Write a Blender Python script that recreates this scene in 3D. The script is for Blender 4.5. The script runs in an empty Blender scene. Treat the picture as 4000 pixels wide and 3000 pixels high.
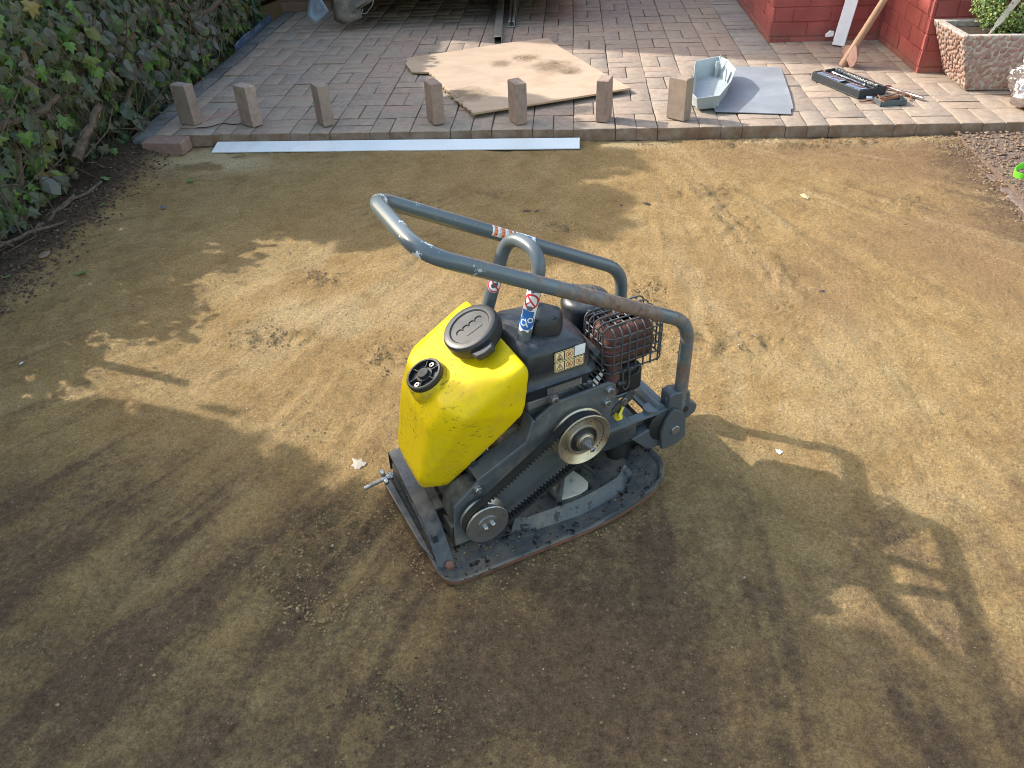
import bpy, math, random
import numpy as np
from mathutils import Vector, Matrix, Euler
random.seed(7); rng = np.random.default_rng(7)
sc = bpy.context.scene
C = sc.collection
R = math.radians

# ------------------------------------------------------------------ camera
cam_d = bpy.data.cameras.new('camera'); cam = bpy.data.objects.new('camera', cam_d); C.objects.link(cam)
yaw, pit, rol = -0.0876885, 0.654945, -0.0466801
f = Vector((math.sin(yaw)*math.cos(pit), math.cos(yaw)*math.cos(pit), -math.sin(pit)))
r0 = Vector((math.cos(yaw), -math.sin(yaw), 0)); u0 = r0.cross(f)
r = r0*math.cos(rol)+u0*math.sin(rol); u = -r0*math.sin(rol)+u0*math.cos(rol)
M = Matrix((r, u, -f)).transposed().to_4x4(); M.translation = Vector((-0.02666, -3.81056, 1.36384))
cam.matrix_world = M
cam_d.sensor_width = 36; cam_d.lens = 3071.92/4000*36; cam_d.clip_start = .05; cam_d.clip_end = 500
sc.camera = cam
# ------------------------------------------------------------------ sky, sun, exposure
SUN_AZ, SUN_EL = R(-18.0), R(34.5)
travel = Vector((math.cos(SUN_AZ)*math.cos(SUN_EL), math.sin(SUN_AZ)*math.cos(SUN_EL), -math.sin(SUN_EL)))
wd = bpy.data.worlds.new('World'); sc.world = wd; wd.use_nodes = True
nt = wd.node_tree; bg = nt.nodes['Background']
sky = nt.nodes.new('ShaderNodeTexSky'); sky.sky_type = 'NISHITA'; sky.sun_disc = False
sky.sun_elevation = SUN_EL; sky.sun_rotation = math.atan2(-travel.x, -travel.y)
sky.air_density = 1.8; sky.dust_density = 3.0; sky.ozone_density = 1.0
nt.links.new(sky.outputs[0], bg.inputs[0]); bg.inputs[1].default_value = 0.15
sun_d = bpy.data.lights.new('sun', 'SUN'); sun_d.energy = 2.3; sun_d.angle = R(0.6); sun_d.color = (1, .95, .87)
sun = bpy.data.objects.new('sun', sun_d); C.objects.link(sun); sun.location = (-4, 2, 6)
sun.rotation_euler = travel.to_track_quat('-Z', 'Y').to_euler()
sc.view_settings.view_transform = 'Standard'; sc.view_settings.look = 'None'
sc.view_settings.exposure = 1.66; sc.view_settings.gamma = 1
sc.render.engine = 'CYCLES'; sc.cycles.max_bounces = 6; sc.cycles.filter_width = 1.0; sc.cycles.use_denoising = True

# ------------------------------------------------------------------ helpers
def tag(o, label=None, cat=None, group=None, kind=None):
    if label: o['label'] = label
    if cat: o['category'] = cat
    if group: o['group'] = group
    if kind: o['kind'] = kind
    return o
def empty(name, loc=(0,0,0), rz=0):
    o = bpy.data.objects.new(name, None); C.objects.link(o); o.location = loc; o.rotation_euler = (0,0,rz); o.empty_display_size = .05
    return o
class MB:
    def __init__(s): s.v = []; s.f = []; s.m = []; s.ci = 0
    def add(s, vs, fs, mi=None):
        b = len(s.v); s.v += [tuple(map(float, q)) for q in vs]; s.f += [tuple(b+i for i in q) for q in fs]
        s.m += [s.ci if mi is None else mi]*len(fs); return s
    def box(s, lo, hi, mtx=None, ch=0):
        x0,y0,z0 = lo; x1,y1,z1 = hi
        if ch:
            c = ch; vs = []; 
            for z, i in ((z0+c,0),(z1-c,0),(z1,c),(z0,c)):
                vs += [(x0+i,y0+i,z),(x1-i,y0+i,z),(x1-i,y1-i,z),(x0+i,y1-i,z)]
            fs = []
            for a, b in ((0,4),(4,8),(12,0)):
                fs += [(a+k, a+(k+1)%4, b+(k+1)%4, b+k) for k in range(4)]
            fs += [(8,9,10,11),(15,14,13,12)]
        else:
            vs = [(x0,y0,z0),(x1,y0,z0),(x1,y1,z0),(x0,y1,z0),(x0,y0,z1),(x1,y0,z1),(x1,y1,z1),(x0,y1,z1)]
            fs = [(3,2,1,0),(4,5,6,7),(0,1,5,4),(1,2,6,5),(2,3,7,6),(3,0,4,7)]
        if mtx is not None: vs = [mtx @ Vector(q) for q in vs]
        return s.add(vs, fs)
    def prism(s, poly, fn, d0, d1):           # poly of 2-D points, fn(u, v, d) -> 3-D
        n = len(poly); vs = [fn(a, b, d0) for a, b in poly]+[fn(a, b, d1) for a, b in poly]
        fs = [tuple(range(n))[::-1], tuple(range(n, 2*n))]+[(i, (i+1)%n, n+(i+1)%n, n+i) for i in range(n)]
        return s.add(vs, fs)
    def tube(s, path, rad, seg=12, closed=False, caps=True):
        P = [Vector(q) for q in path]; n = len(P); rr = rad if hasattr(rad, '__len__') else [rad]*n
        T = []
        for i in range(n):
            a = P[(i-1) % n] if (closed or i > 0) else P[i]; b = P[(i+1) % n] if (closed or i < n-1) else P[i]
            T.append((b-a).normalized())
        N = T[0].orthogonal().normalized(); vs = []
        for i in range(n):
            if i: 
                ax = T[i-1].cross(T[i])
                if ax.length > 1e-7: N = Matrix.Rotation(T[i-1].angle(T[i]), 3, ax.normalized()) @ N
            B = T[i].cross(N)
            for k in range(seg):
                a = 2*math.pi*k/seg; vs.append(P[i]+rr[i]*(math.cos(a)*N+math.sin(a)*B))
        fs = []; m = n if closed else n-1
        for i in range(m):
            j = (i+1) % n
            fs += [(i*seg+k, i*seg+(k+1)%seg, j*seg+(k+1)%seg, j*seg+k) for k in range(seg)]
        if caps and not closed: fs += [tuple(range(seg))[::-1], tuple((n-1)*seg+k for k in range(seg))]
        return s.add(vs, fs)
    def lathe(s, prof, o, ax, seg=32, close=True):      # prof: (radius, height along axis)
        o = Vector(o); ax = Vector(ax).normalized(); N = ax.orthogonal().normalized(); B = ax.cross(N); vs = []
        for rd, h in prof:
            for k in range(seg):
                a = 2*math.pi*k/seg; vs.append(o+ax*h+rd*(math.cos(a)*N+math.sin(a)*B))
        n = len(prof); fs = []
        for i in range(n-1): fs += [(i*seg+k, i*seg+(k+1)%seg, (i+1)*seg+(k+1)%seg, (i+1)*seg+k) for k in range(seg)]
        if close: fs += [tuple(range(seg))[::-1], tuple((n-1)*seg+k for k in range(seg))]
        return s.add(vs, fs)
    def build(s, name, mat, parent=None, smooth=40, bevel=0, bseg=2, sub=0, loc=None):
        me = bpy.data.meshes.new(name); me.from_pydata(s.v, [], s.f); me.validate(); 
        mats = mat if isinstance(mat, (list, tuple)) else [mat]
        for q in mats: me.materials.append(q)
        if len(mats) > 1:
            for p, i in zip(me.polygons, s.m): p.material_index = i
        if smooth:
            me.shade_smooth(); me.set_sharp_from_angle(angle=R(smooth))
        me.update()
        o = bpy.data.objects.new(name, me); C.objects.link(o)
        if parent: o.parent = parent
        if loc: o.location = loc
        if bevel:
            b = o.modifiers.new('bevel', 'BEVEL'); b.width = bevel; b.segments = bseg; b.limit_method = 'ANGLE'; b.angle_limit = R(28); b.harden_normals = False
        if sub:
            b = o.modifiers.new('sub', 'SUBSURF'); b.levels = sub; b.render_levels = sub
        return o
def fillet(pts, rad, n=8):
    P = [Vector(q) for q in pts]; out = [P[0]]
    for i in range(1, len(P)-1):
        rd = rad[i-1] if hasattr(rad, '__len__') else rad
        a = (P[i-1]-P[i]); b = (P[i+1]-P[i]); la, lb = a.length, b.length; a.normalize(); b.normalize()
        t = min(rd, la*.49, lb*.49)
        p0, p2 = P[i]+a*t, P[i]+b*t
        for k in range(n+1):
            w = k/n; out.append((1-w)**2*p0+2*w*(1-w)*P[i]+w*w*p2)
    out.append(P[-1]); return out
def rrect(x0, y0, x1, y1, rd, n=5):
    out = []
    for cx, cy, a0 in ((x1-rd,y0+rd,-90),(x1-rd,y1-rd,0),(x0+rd,y1-rd,90),(x0+rd,y0+rd,180)):
        for k in range(n+1):
            a = R(a0+90*k/n); out.append((cx+rd*math.cos(a), cy+rd*math.sin(a)))
    return out
def hull_obj(name, pts, mat, parent, bevel, bseg=4, smooth=50):
    import bmesh
    bm = bmesh.new()
    for q in pts: bm.verts.new(q)
    res = bmesh.ops.convex_hull(bm, input=bm.verts)
    for v in [v for v in bm.verts if not v.link_faces]: bm.verts.remove(v)
    bmesh.ops.dissolve_limit(bm, angle_limit=R(3), verts=bm.verts, edges=bm.edges)
    if bevel: bmesh.ops.bevel(bm, geom=[e for e in bm.edges], offset=bevel, segments=bseg, profile=.5, affect='EDGES', clamp_overlap=True)
    bmesh.ops.recalc_face_normals(bm, faces=bm.faces)
    me = bpy.data.meshes.new(name); bm.to_mesh(me); bm.free(); me.materials.append(mat)
    me.shade_smooth(); me.set_sharp_from_angle(angle=R(smooth))
    o = bpy.data.objects.new(name, me); C.objects.link(o); o.parent = parent; return o
# value noise for heights and colour masks
def hash2(ix, iy, s): 
    h = (ix.astype(np.int64)*374761393+iy.astype(np.int64)*668265263+s*2246822519) & 0xffffffff
    h = ((h ^ (h >> 13))*1274126177) & 0xffffffff
    return ((h ^ (h >> 16)) & 0xffffff)/float(0xffffff)
def vnoise(x, y, s=0):
    ix, iy = np.floor(x), np.floor(y); fx, fy = x-ix, y-iy; fx = fx*fx*(3-2*fx); fy = fy*fy*(3-2*fy)
    a, b = hash2(ix,iy,s), hash2(ix+1,iy,s); c, d = hash2(ix,iy+1,s), hash2(ix+1,iy+1,s)
    return (a*(1-fx)+b*fx)*(1-fy)+(c*(1-fx)+d*fx)*fy
def fbm(x, y, s=0, o=4, g=.5):
    t = 0; a = 1; n = 0
    for i in range(o): t = t+a*vnoise(x*2**i, y*2**i, s+i*17); n += a; a *= g
    return t/n
def sm(a, b, x): 
    t = np.clip((x-a)/(b-a), 0, 1); return t*t*(3-2*t)

# ------------------------------------------------------------------ materials
class NT:
    def __init__(s, name):
        s.mat = bpy.data.materials.new(name); s.mat.use_nodes = True; s.t = s.mat.node_tree; s.b = s.t.nodes['Principled BSDF']; s.out = s.t.nodes['Material Output']
        s.tc = s.t.nodes.new('ShaderNodeTexCoord'); s.co = s.tc.outputs['Object']
    def n(s, ty, **kw):
        q = s.t.nodes.new('ShaderNode'+ty)
        for k, v in kw.items(): setattr(q, k, v)
        return q
    def l(s, a, b): s.t.links.new(a, b)
    def noise(s, scale, detail=4, rough=.55, co=None, dist=0):
        q = s.n('TexNoise'); q.inputs['Scale'].default_value = scale; q.inputs['Detail'].default_value = detail; q.inputs['Roughness'].default_value = rough; q.inputs['Distortion'].default_value = dist
        s.l(co or s.co, q.inputs['Vector']); return q.outputs['Fac']
    def vor(s, scale, feat='F1', co=None):
        q = s.n('TexVoronoi', feature=feat); q.inputs['Scale'].default_value = scale; s.l(co or s.co, q.inputs['Vector']); return q
    def ramp(s, fac, stops, interp='LINEAR'):
        q = s.n('ValToRGB'); q.color_ramp.interpolation = interp; e = q.color_ramp.elements
        while len(e) < len(stops): e.new(.5)
        for el, (p, c) in zip(e, stops): el.position = p; el.color = (*c, 1) if hasattr(c, '__len__') else (c, c, c, 1)
        s.l(fac, q.inputs[0]); return q.outputs[0]
    def mix(s, fac, a, b, mode='MIX'):
        q = s.n('Mix', data_type='RGBA', blend_type=mode)
        for i, v in ((0, fac), (6, a), (7, b)):
            if hasattr(v, 'is_linked'): s.l(v, q.inputs[i])
            elif i == 0: q.inputs[0].default_value = v
            else: q.inputs[i].default_value = (*v, 1) if hasattr(v, '__len__') else (v, v, v, 1)
        return q.outputs[2]
    def math(s, op, a, b=0.0):
        q = s.n('Math', operation=op)
        for i, v in ((0, a), (1, b)):
            if hasattr(v, 'is_linked'): s.l(v, q.inputs[i])
            else: q.inputs[i].default_value = v
        return q.outputs[0]
    def bump(s, h, strength=.5, dist=.002, nrm=None):
        q = s.n('Bump'); q.inputs['Strength'].default_value = strength; q.inputs['Distance'].default_value = dist; s.l(h, q.inputs['Height'])
        if nrm: s.l(nrm, q.inputs['Normal'])
        return q.outputs[0]
    def done(s, col=None, rough=None, nrm=None, metal=None, spec=None):
        for k, v in (('Base Color', col), ('Roughness', rough), ('Normal', nrm), ('Metallic', metal), ('Specular IOR Level', spec)):
            if v is None: continue
            if hasattr(v, 'is_linked'): s.l(v, s.b.inputs[k])
            else: s.b.inputs[k].default_value = (*v, 1) if hasattr(v, '__len__') else v
        return s.mat
def plain(name, col, rough=.6, metal=0, var=.25, scale=30, bump=.15, bscale=200, bdist=.001, spec=.5):
    t = NT(name); n = t.noise(scale, 5); c = t.ramp(n, [(.3, [x*(1-var) for x in col]), (.7, [min(1, x*(1+var)) for x in col])])
    return t.done(c, t.ramp(t.noise(scale*1.7, 3), [(.3, max(0, rough-.12)), (.7, min(1, rough+.12))]), t.bump(t.noise(bscale, 3), bump, bdist), metal, spec)
def worn(name, col, dirt, rough=.5, metal=0, amt=.5, scale=14, fleck=None, famt=.72, fscale=60, bump=.2, up_dust=None):
    """paint with dirt patches, optional flecks (chips, rust, spatter) and dust lying on upward faces"""
    t = NT(name); n = t.noise(scale, 6, .65); fac = t.ramp(n, [(amt, 0.0), (min(1, amt+.18), 1.0)])
    c = t.mix(fac, t.ramp(t.noise(5, 3), [(.3, [x*.85 for x in col]), (.7, [min(1, x*1.12) for x in col])]), dirt)
    if up_dust:
        g = t.n('NewGeometry'); sp = t.n('SeparateXYZ'); t.l(g.outputs['Normal'], sp.inputs[0])
        up = t.ramp(sp.outputs[2], [(.45, 0.0), (.95, 1.0)]); d = t.ramp(t.noise(35, 6, .7), [(.36, 0.0), (.66, .75)])
        c = t.mix(t.math('MULTIPLY', up, d), c, up_dust)
    if fleck:
        k = t.ramp(t.noise(fscale, 5, .7), [(famt, 0.0), (min(1, famt+.03), 1.0)])
        c = t.mix(k, c, fleck)
    rg = t.ramp(n, [(.3, max(.05, rough-.08)), (.75, min(1, rough+.25))])
    return t.done(c, rg, t.bump(t.noise(160, 4), bump, .0008), metal)

# sand ground: large colour masks come from the mesh (stains, plus painted sunlit brightness), grain from noise
def sand_mat():
    t = NT('sand_compacted')
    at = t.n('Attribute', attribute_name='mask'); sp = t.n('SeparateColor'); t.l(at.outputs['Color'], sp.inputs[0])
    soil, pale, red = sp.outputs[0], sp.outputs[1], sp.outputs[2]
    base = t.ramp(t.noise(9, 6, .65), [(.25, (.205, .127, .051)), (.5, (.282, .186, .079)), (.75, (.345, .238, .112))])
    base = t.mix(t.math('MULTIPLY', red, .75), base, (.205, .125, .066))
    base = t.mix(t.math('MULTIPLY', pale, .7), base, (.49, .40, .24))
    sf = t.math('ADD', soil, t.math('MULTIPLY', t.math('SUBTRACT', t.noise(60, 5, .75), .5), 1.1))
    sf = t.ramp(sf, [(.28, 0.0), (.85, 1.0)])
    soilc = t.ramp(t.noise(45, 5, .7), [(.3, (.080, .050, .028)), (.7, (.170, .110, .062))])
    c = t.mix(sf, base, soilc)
    c = t.mix(t.math('MULTIPLY', at.outputs['Alpha'], .85), c, t.ramp(t.noise(60, 5, .7), [(.3, (.022, .014, .009)), (.7, (.075, .050, .034))]))
    gr = t.ramp(t.noise(270, 4, .8), [(.28, .42), (.5, 1.0), (.72, 1.62)])      # grains
    c = t.mix(.8, c, t.mix(1.0, c, gr, 'MULTIPLY'))
    g2 = t.ramp(t.noise(110, 6, .8), [(.32, .50), (.5, 1.0), (.68, 1.45)])
    c = t.mix(.75, c, t.mix(1.0, c, g2, 'MULTIPLY'))
    v = t.vor(210); wn = t.n('TexWhiteNoise'); t.l(v.outputs['Position'], wn.inputs['Vector'])
    pick = t.ramp(wn.outputs['Value'], [(.980, 0.0), (.983, 1.0)]); ds = t.ramp(v.outputs['Distance'], [(.25, 1.0), (.42, 0.0)])
    pc = t.mix(wn.outputs['Value'], (.30, .235, .16), (.44, .375, .28))
    pc2 = t.mix(t.ramp(wn.outputs['Value'], [(.988, 0.0), (.989, 1.0)]), pc, (.16, .1, .06))
    c = t.mix(t.math('MULTIPLY', pick, ds), c, pc2)
    h = t.math('ADD', t.math('MULTIPLY', t.noise(330, 4, .7), .7), t.math('ADD', t.math('MULTIPLY', t.noise(95, 5, .65), 1.2), t.math('MULTIPLY', t.noise(28, 4, .6), 1.6)))
    h = t.math('ADD', h, t.math('MULTIPLY', t.math('MULTIPLY', pick, ds), .5))
    return t.done(c, .93, t.bump(h, .9, .0095), 0, .2)
def brick_mat(name, island=False, cols=None):
    t = NT(name)
    if island: rv = t.n('NewGeometry').outputs['Random Per Island']; 
    else: rv = t.n('ObjectInfo').outputs['Random']
    geo = t.n('NewGeometry'); pos = geo.outputs['Position']
    cols = cols or [(0, (.25, .20, .16)), (.2, (.285, .22, .17)), (.42, (.26, .215, .172)), (.6, (.295, .217, .167)), (.78, (.272, .225, .178)), (.9, (.305, .238, .182)), (1, (.245, .205, .17))]
    c = t.ramp(rv, cols)
    c = t.mix(.8, c, t.mix(1.0, c, t.ramp(t.noise(28, 6, .65, co=pos), [(.25, .62), (.5, 1.0), (.78, 1.35)]), 'MULTIPLY'))
    dust = t.ramp(t.noise(3.2, 5, .6, co=pos), [(.45, 0.0), (.75, .42)])
    c = t.mix(dust, c, (.36, .28, .2))
    sp2 = t.ramp(t.noise(620, 2, .6, co=pos), [(.3, .72), (.5, 1.0), (.72, 1.3)])
    c = t.mix(1.0, c, sp2, 'MULTIPLY')
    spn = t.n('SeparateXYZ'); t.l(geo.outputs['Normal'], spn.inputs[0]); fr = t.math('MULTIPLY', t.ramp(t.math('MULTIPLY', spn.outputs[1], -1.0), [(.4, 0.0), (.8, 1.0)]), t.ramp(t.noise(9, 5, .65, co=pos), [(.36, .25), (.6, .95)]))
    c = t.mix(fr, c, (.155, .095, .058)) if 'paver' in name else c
    h = t.math('ADD', t.noise(420, 3, .6, co=pos), t.math('MULTIPLY', t.noise(60, 4, .6, co=pos), 1.2))
    return t.done(c, .9, t.bump(h, .45, .0022), 0, .3)
def leaf_mat(name, cols, island=True, rough=.45, transl=.25):
    t = NT(name); rv = t.n('NewGeometry').outputs['Random Per Island'] if island else t.n('ObjectInfo').outputs['Random']
    c = t.ramp(rv, cols); n = t.noise(40, 4); c = t.mix(t.ramp(n, [(.45, 0.0), (.8, .4)]), c, (.17, .16, .11))
    t.done(c, rough, None, 0, .4)
    tr = t.n('BsdfTranslucent'); t.l(t.mix(.5, c, (.2, .3, .04)), tr.inputs[0]); ms = t.n('MixShader'); ms.inputs[0].default_value = transl
    t.l(t.b.outputs[0], ms.inputs[1]); t.l(tr.outputs[0], ms.inputs[2]); t.l(ms.outputs[0], t.out.inputs[0]); return t.mat
def stone_mat(name, cols, island=True):
    t = NT(name); rv = t.n('NewGeometry').outputs['Random Per Island'] if island else t.n('ObjectInfo').outputs['Random']
    c = t.ramp(rv, cols); c = t.mix(1.0, c, t.ramp(t.noise(90, 4), [(.3, .75), (.7, 1.25)]), 'MULTIPLY')
    return t.done(c, .85, t.bump(t.noise(250, 3), .3, .001), 0, .3)

m_sand = sand_mat()
m_brick = brick_mat('paver_brindle'); m_brick_i = brick_mat('paver_brindle_far', True)
GREYB = [(0, (.18, .165, .15)), (.5, (.225, .20, .18)), (1, (.265, .235, .205))]
m_brickg = brick_mat('paver_grey', False, GREYB); m_brickg_i = brick_mat('paver_grey_far', True, GREYB)
m_kerb = brick_mat('kerb_charcoal', False, [(0, (.085, .085, .088)), (1, (.15, .145, .14))])
m_joint = plain('joint_sand', (.10, .075, .055), .95, var=.5, scale=80, bump=.8, bscale=300)
m_soil = plain('dark_soil', (.045, .030, .021), .95, var=.6, scale=70, bump=1, bscale=160, bdist=.006)
m_black = worn('black_paint', (.026, .031, .036), (.085, .077, .064), .34, amt=.52, scale=9, up_dust=(.13, .115, .095))
m_dgrey = worn('dark_grey_enamel', (.06, .07, .077), (.035, .033, .03), .38, amt=.56, scale=12, fleck=(.30, .30, .29), famt=.75, fscale=30)
m_sidep = worn('side_plate_paint', (.082, .090, .096), (.165, .152, .13), .42, amt=.50, scale=11)
m_cast = worn('cast_black', (.030, .033, .036), (.12, .10, .075), .5, amt=.5, scale=12, fleck=(.15, .06, .035), famt=.66, fscale=20, up_dust=(.22, .19, .15))
m_plate = worn('plate_steel', (.042, .050, .057), (.13, .112, .09), .36, amt=.48, scale=13, fleck=(.010, .009, .008), famt=.57, fscale=42, up_dust=(.15, .132, .105))
m_rustedge = worn('rusty_edge', (.16, .075, .05), (.06, .04, .03), .7, amt=.5, scale=30)
m_grey = worn('grey_enamel', (.095, .115, .125), (.10, .10, .095), .34, amt=.56, scale=10, fleck=(.62, .62, .60), famt=.735, fscale=26)
def handle_mat():
    t = NT('grey_enamel_rusty'); n = t.noise(9, 7, .7)
    g = t.n('NewGeometry'); sp = t.n('SeparateXYZ'); t.l(t.co, sp.inputs[0])
    along = t.ramp(sp.outputs[0], [(.10, 0.0), (.30, 1.0)])             # rubbed stretch nearest the engine
    near = t.ramp(sp.outputs[1], [(.10, 1.0), (.16, 0.0)])
    k = t.math('MULTIPLY', t.math('MULTIPLY', along, near), .16)
    rf = t.ramp(t.math('ADD', n, k), [(.60, 0.0), (.70, 1.0)])
    c = t.mix(rf, t.ramp(t.noise(4, 3), [(.3, (.078, .100, .113)), (.7, (.105, .128, .14))]), t.ramp(t.noise(70, 4), [(.3, (.11, .065, .045)), (.7, (.23, .16, .12))]))
    ch = t.ramp(t.noise(26, 5, .7), [(.605, 0.0), (.62, 1.0)]); lft = t.ramp(sp.outputs[0], [(.10, 1.0), (.18, 0.0)])
    c = t.mix(t.math('MULTIPLY', ch, lft), c, (.66, .70, .74))
    return t.done(c, t.ramp(rf, [(0, .27), (1, .7)]), t.bump(t.noise(120, 4), .2, .0008), 0)
m_handle = handle_mat()
def yellow_mat():
    t = NT('yellow_plastic'); n = t.noise(16, 6, .65)
    c = t.ramp(t.noise(4, 3), [(.3, (.62, .445, .002)), (.7, (.72, .52, .003))])
    scr = t.n('Mapping'); scr.inputs['Scale'].default_value = (30, 60, 120); scr.inputs['Rotation'].default_value = (.4, .5, .3); t.l(t.co, scr.inputs[0])
    s1 = t.ramp(t.noise(1.6, 4, .7, co=scr.outputs[0]), [(.585, 0.0), (.62, 1.0)])
    s2 = t.ramp(t.noise(9, 4), [(.46, 0.0), (.6, 1.0)])
    c = t.mix(t.math('MULTIPLY', t.math('MULTIPLY', s1, s2), .95), c, (.10, .070, .02))
    gp_ = t.n('NewGeometry'); edge = t.ramp(gp_.outputs['Pointiness'], [(.515, 0.0), (.56, 1.0)]); c = t.mix(t.math('MULTIPLY', edge, t.ramp(t.noise(38, 5, .7), [(.42, 0.0), (.60, .75)])), c, (.30, .20, .035))
    sp5 = t.ramp(t.noise(75, 5, .8), [(.655, 0.0), (.69, .8)]); c = t.mix(t.math('MULTIPLY', sp5, t.ramp(t.noise(7, 3), [(.45, 0.0), (.62, 1.0)])), c, (.14, .095, .03))
    c = t.mix(t.ramp(n, [(.48, 0.0), (.74, .6)]), c, (.42, .29, .03))
    e = t.ramp(t.noise(44, 5, .75), [(.66, 0.0), (.69, .85)]); c = t.mix(e, c, (.13, .10, .05))
    t.b.inputs['Subsurface Weight'].default_value = .06; t.b.inputs['Subsurface Radius'].default_value = (.01, .006, .001)
    return t.done(c, t.ramp(n, [(.3, .36), (.8, .62)]), t.bump(t.noise(60, 3), .06, .001), 0, .18)
m_yel = yellow_mat()
m_rubber = plain('black_rubber', (.012, .013, .014), .55, var=.35, bump=.2)
m_cap = worn('cap_plastic', (.019, .021, .024), (.042, .041, .038), .42, amt=.62, scale=20)
m_fuel = worn('fuel_tank_plastic', (.014, .018, .025), (.045, .045, .045), .28, amt=.6, scale=12, fleck=(.35, .34, .31), famt=.76, fscale=30, up_dust=(.10, .098, .095))
m_zinc = worn('zinc_steel', (.34, .34, .34), (.13, .115, .095), .34, metal=.9, amt=.52, scale=25)
m_brass = worn('yellow_chromate', (.46, .41, .32), (.22, .16, .11), .34, metal=.85, amt=.5, scale=16)
m_alu = worn('cast_aluminium', (.19, .185, .175), (.07, .06, .048), .5, metal=.3, amt=.46, scale=20, up_dust=(.24, .21, .17))
m_rust = worn('rusty_muffler', (.115, .045, .032), (.055, .032, .028), .85, amt=.48, scale=22, fleck=(.25, .13, .08), famt=.62, fscale=50, bump=.6)
m_wire = worn('guard_wire', (.075, .08, .085), (.16, .09, .06), .45, metal=.3, amt=.56, scale=30)
m_cream = worn('cream_blotched', (.52, .47, .37), (.22, .19, .14), .9, amt=.56, scale=40)
def flat(name, col, rough=.45):
    t = NT(name); return t.done(t.ramp(t.noise(60, 4), [(.3, [x*.86 for x in col]), (.7, [min(1, x*1.06) for x in col])]), rough)
m_white = flat('sticker_white', (.74, .75, .76)); m_red = flat('sticker_red', (.50, .03, .035)); m_blue = flat('sticker_blue', (.02, .12, .38)); m_org = flat('sticker_orange', (.72, .22, .06))
m_stk = flat('sticker_cream', (.78, .60, .30)); m_blk = flat('sticker_black', (.02, .02, .02)); m_stkr = flat('sticker_dark_red', (.50, .12, .05))
m_chrome = plain('chrome_steel', (.62, .63, .65), .18, 1, var=.1)
m_wood = None
def wood(name, a, b, scale=(3, 40, 40), rough=.6, stain=None):
    t = NT(name); mp = t.n('Mapping'); mp.inputs['Scale'].default_value = scale; t.l(t.co, mp.inputs[0])
    n = t.noise(1.2, 6, .6, co=mp.outputs[0], dist=.6); c = t.ramp(n, [(.3, a), (.7, b)])
    if stain:
        c = t.mix(t.ramp(t.noise(5, 6, .65), [(.5, 0.0), (.72, .8)]), c, stain)
        for px_, py_, rr_ in ((.17, .33, .11), (.33, .14, .16), (.43, .03, .09), (-.12, -.36, .16), (.02, .22, .09)):
            dn = t.n('VectorMath', operation='DISTANCE'); t.l(t.co, dn.inputs[0]); dn.inputs[1].default_value = (px_, py_, .015)
            q_ = t.math('ADD', t.math('MULTIPLY', dn.outputs['Value'], 1/rr_), t.math('MULTIPLY', t.math('SUBTRACT', t.noise(16, 5, .7), .5), 1.7))
            c = t.mix(t.ramp(q_, [(.35, .85), (.95, 0.0)]), c, (.17, .118, .066))
    return t.done(c, rough, t.bump(n, .15, .0006))
m_ply = wood('plywood_face', (.38, .275, .185), (.44, .33, .235), (2, 9, 9), .8, (.32, .225, .145))
m_plyedge = wood('plywood_edge', (.30, .19, .10), (.55, .39, .24), (4, 4, 300), .8)
m_ash = wood('ash_handle', (.25, .14, .085), (.36, .215, .135), (40, 40, 4), .5)
def redwall_mat(name):
    t = NT(name); pos = t.n('NewGeometry').outputs['Position']
    c = t.ramp(t.noise(7, 5, .6, co=pos), [(.3, (.265, .060, .052)), (.7, (.36, .086, .075))])
    c = t.mix(1.0, c, t.ramp(t.n('ObjectInfo').outputs['Random'], [(0, .82), (1, 1.15)]), 'MULTIPLY')
    c = t.mix(t.ramp(t.noise(26, 6, .7, co=pos), [(.60, 0.0), (.82, .7)]), c, (.25, .10, .08))
    spz = t.n('SeparateXYZ'); t.l(pos, spz.inputs[0]); low = t.math('MULTIPLY', t.ramp(spz.outputs[2], [(.0, 1.0), (.09, 0.0)]), t.ramp(t.noise(30, 5, .7, co=pos), [(.4, 0.0), (.6, .8)])); c = t.mix(low, c, (.20, .135, .10))
    c = t.mix(t.ramp(t.noise(70, 5, .7, co=pos), [(.71, 0.0), (.74, .8)]), c, (.06, .03, .025))
    return t.done(c, .62, t.bump(t.math('ADD', t.noise(120, 4, co=pos), t.math('MULTIPLY', t.noise(25, 3, co=pos), 1.5)), .4, .003), 0, .4)
m_redwall = redwall_mat('red_masonry_paint')

# ------------------------------------------------------------------ ground (one sheet, finely meshed where the photograph looks)
def axis(lo, hi, a, b, st): return np.unique(np.concatenate([np.array([lo, lo*.5, lo*.25, lo*.12]), np.linspace(a-1.2, a, 12, endpoint=False), np.arange(a, b, st), np.linspace(b, b+1.2, 12), np.array([hi*.12, hi*.25, hi*.5, hi])]))
gx = axis(-80, 80, -2.7, 2.45, .0125); gy = axis(-80, 80, -3.75, .06, .0125)
gx = gx[(gx < -2.6) | (gx > -80)]; X, Y = np.meshgrid(gx, gy, indexing='ij')
SANDZ = -.060
CRUMB = [(-1.02,-1.72,.10,.07),(-.62,-1.83,.10,.09),(-.55,-2.52,.12,.10),(-.66,-2.66,.14,.12),(-.55,-2.80,.12,.06),(.55,-.62,.16,.10),(.62,-.9,.10,.22),(.72,-1.35,.08,.25),
         (-.36,-.62,.10,.05),(-.05,-.93,.08,.05),(-.92,-1.33,.09,.06),(1.35,-.75,.10,.1),(.45,-1.75,.25,.1),(.8,-.1,.25,.05),(1.2,-.1,.3,.05),(-.35,-2.42,.08,.08),(.25,-1.42,.06,.08)]
rough_m = np.zeros_like(X)
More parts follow.
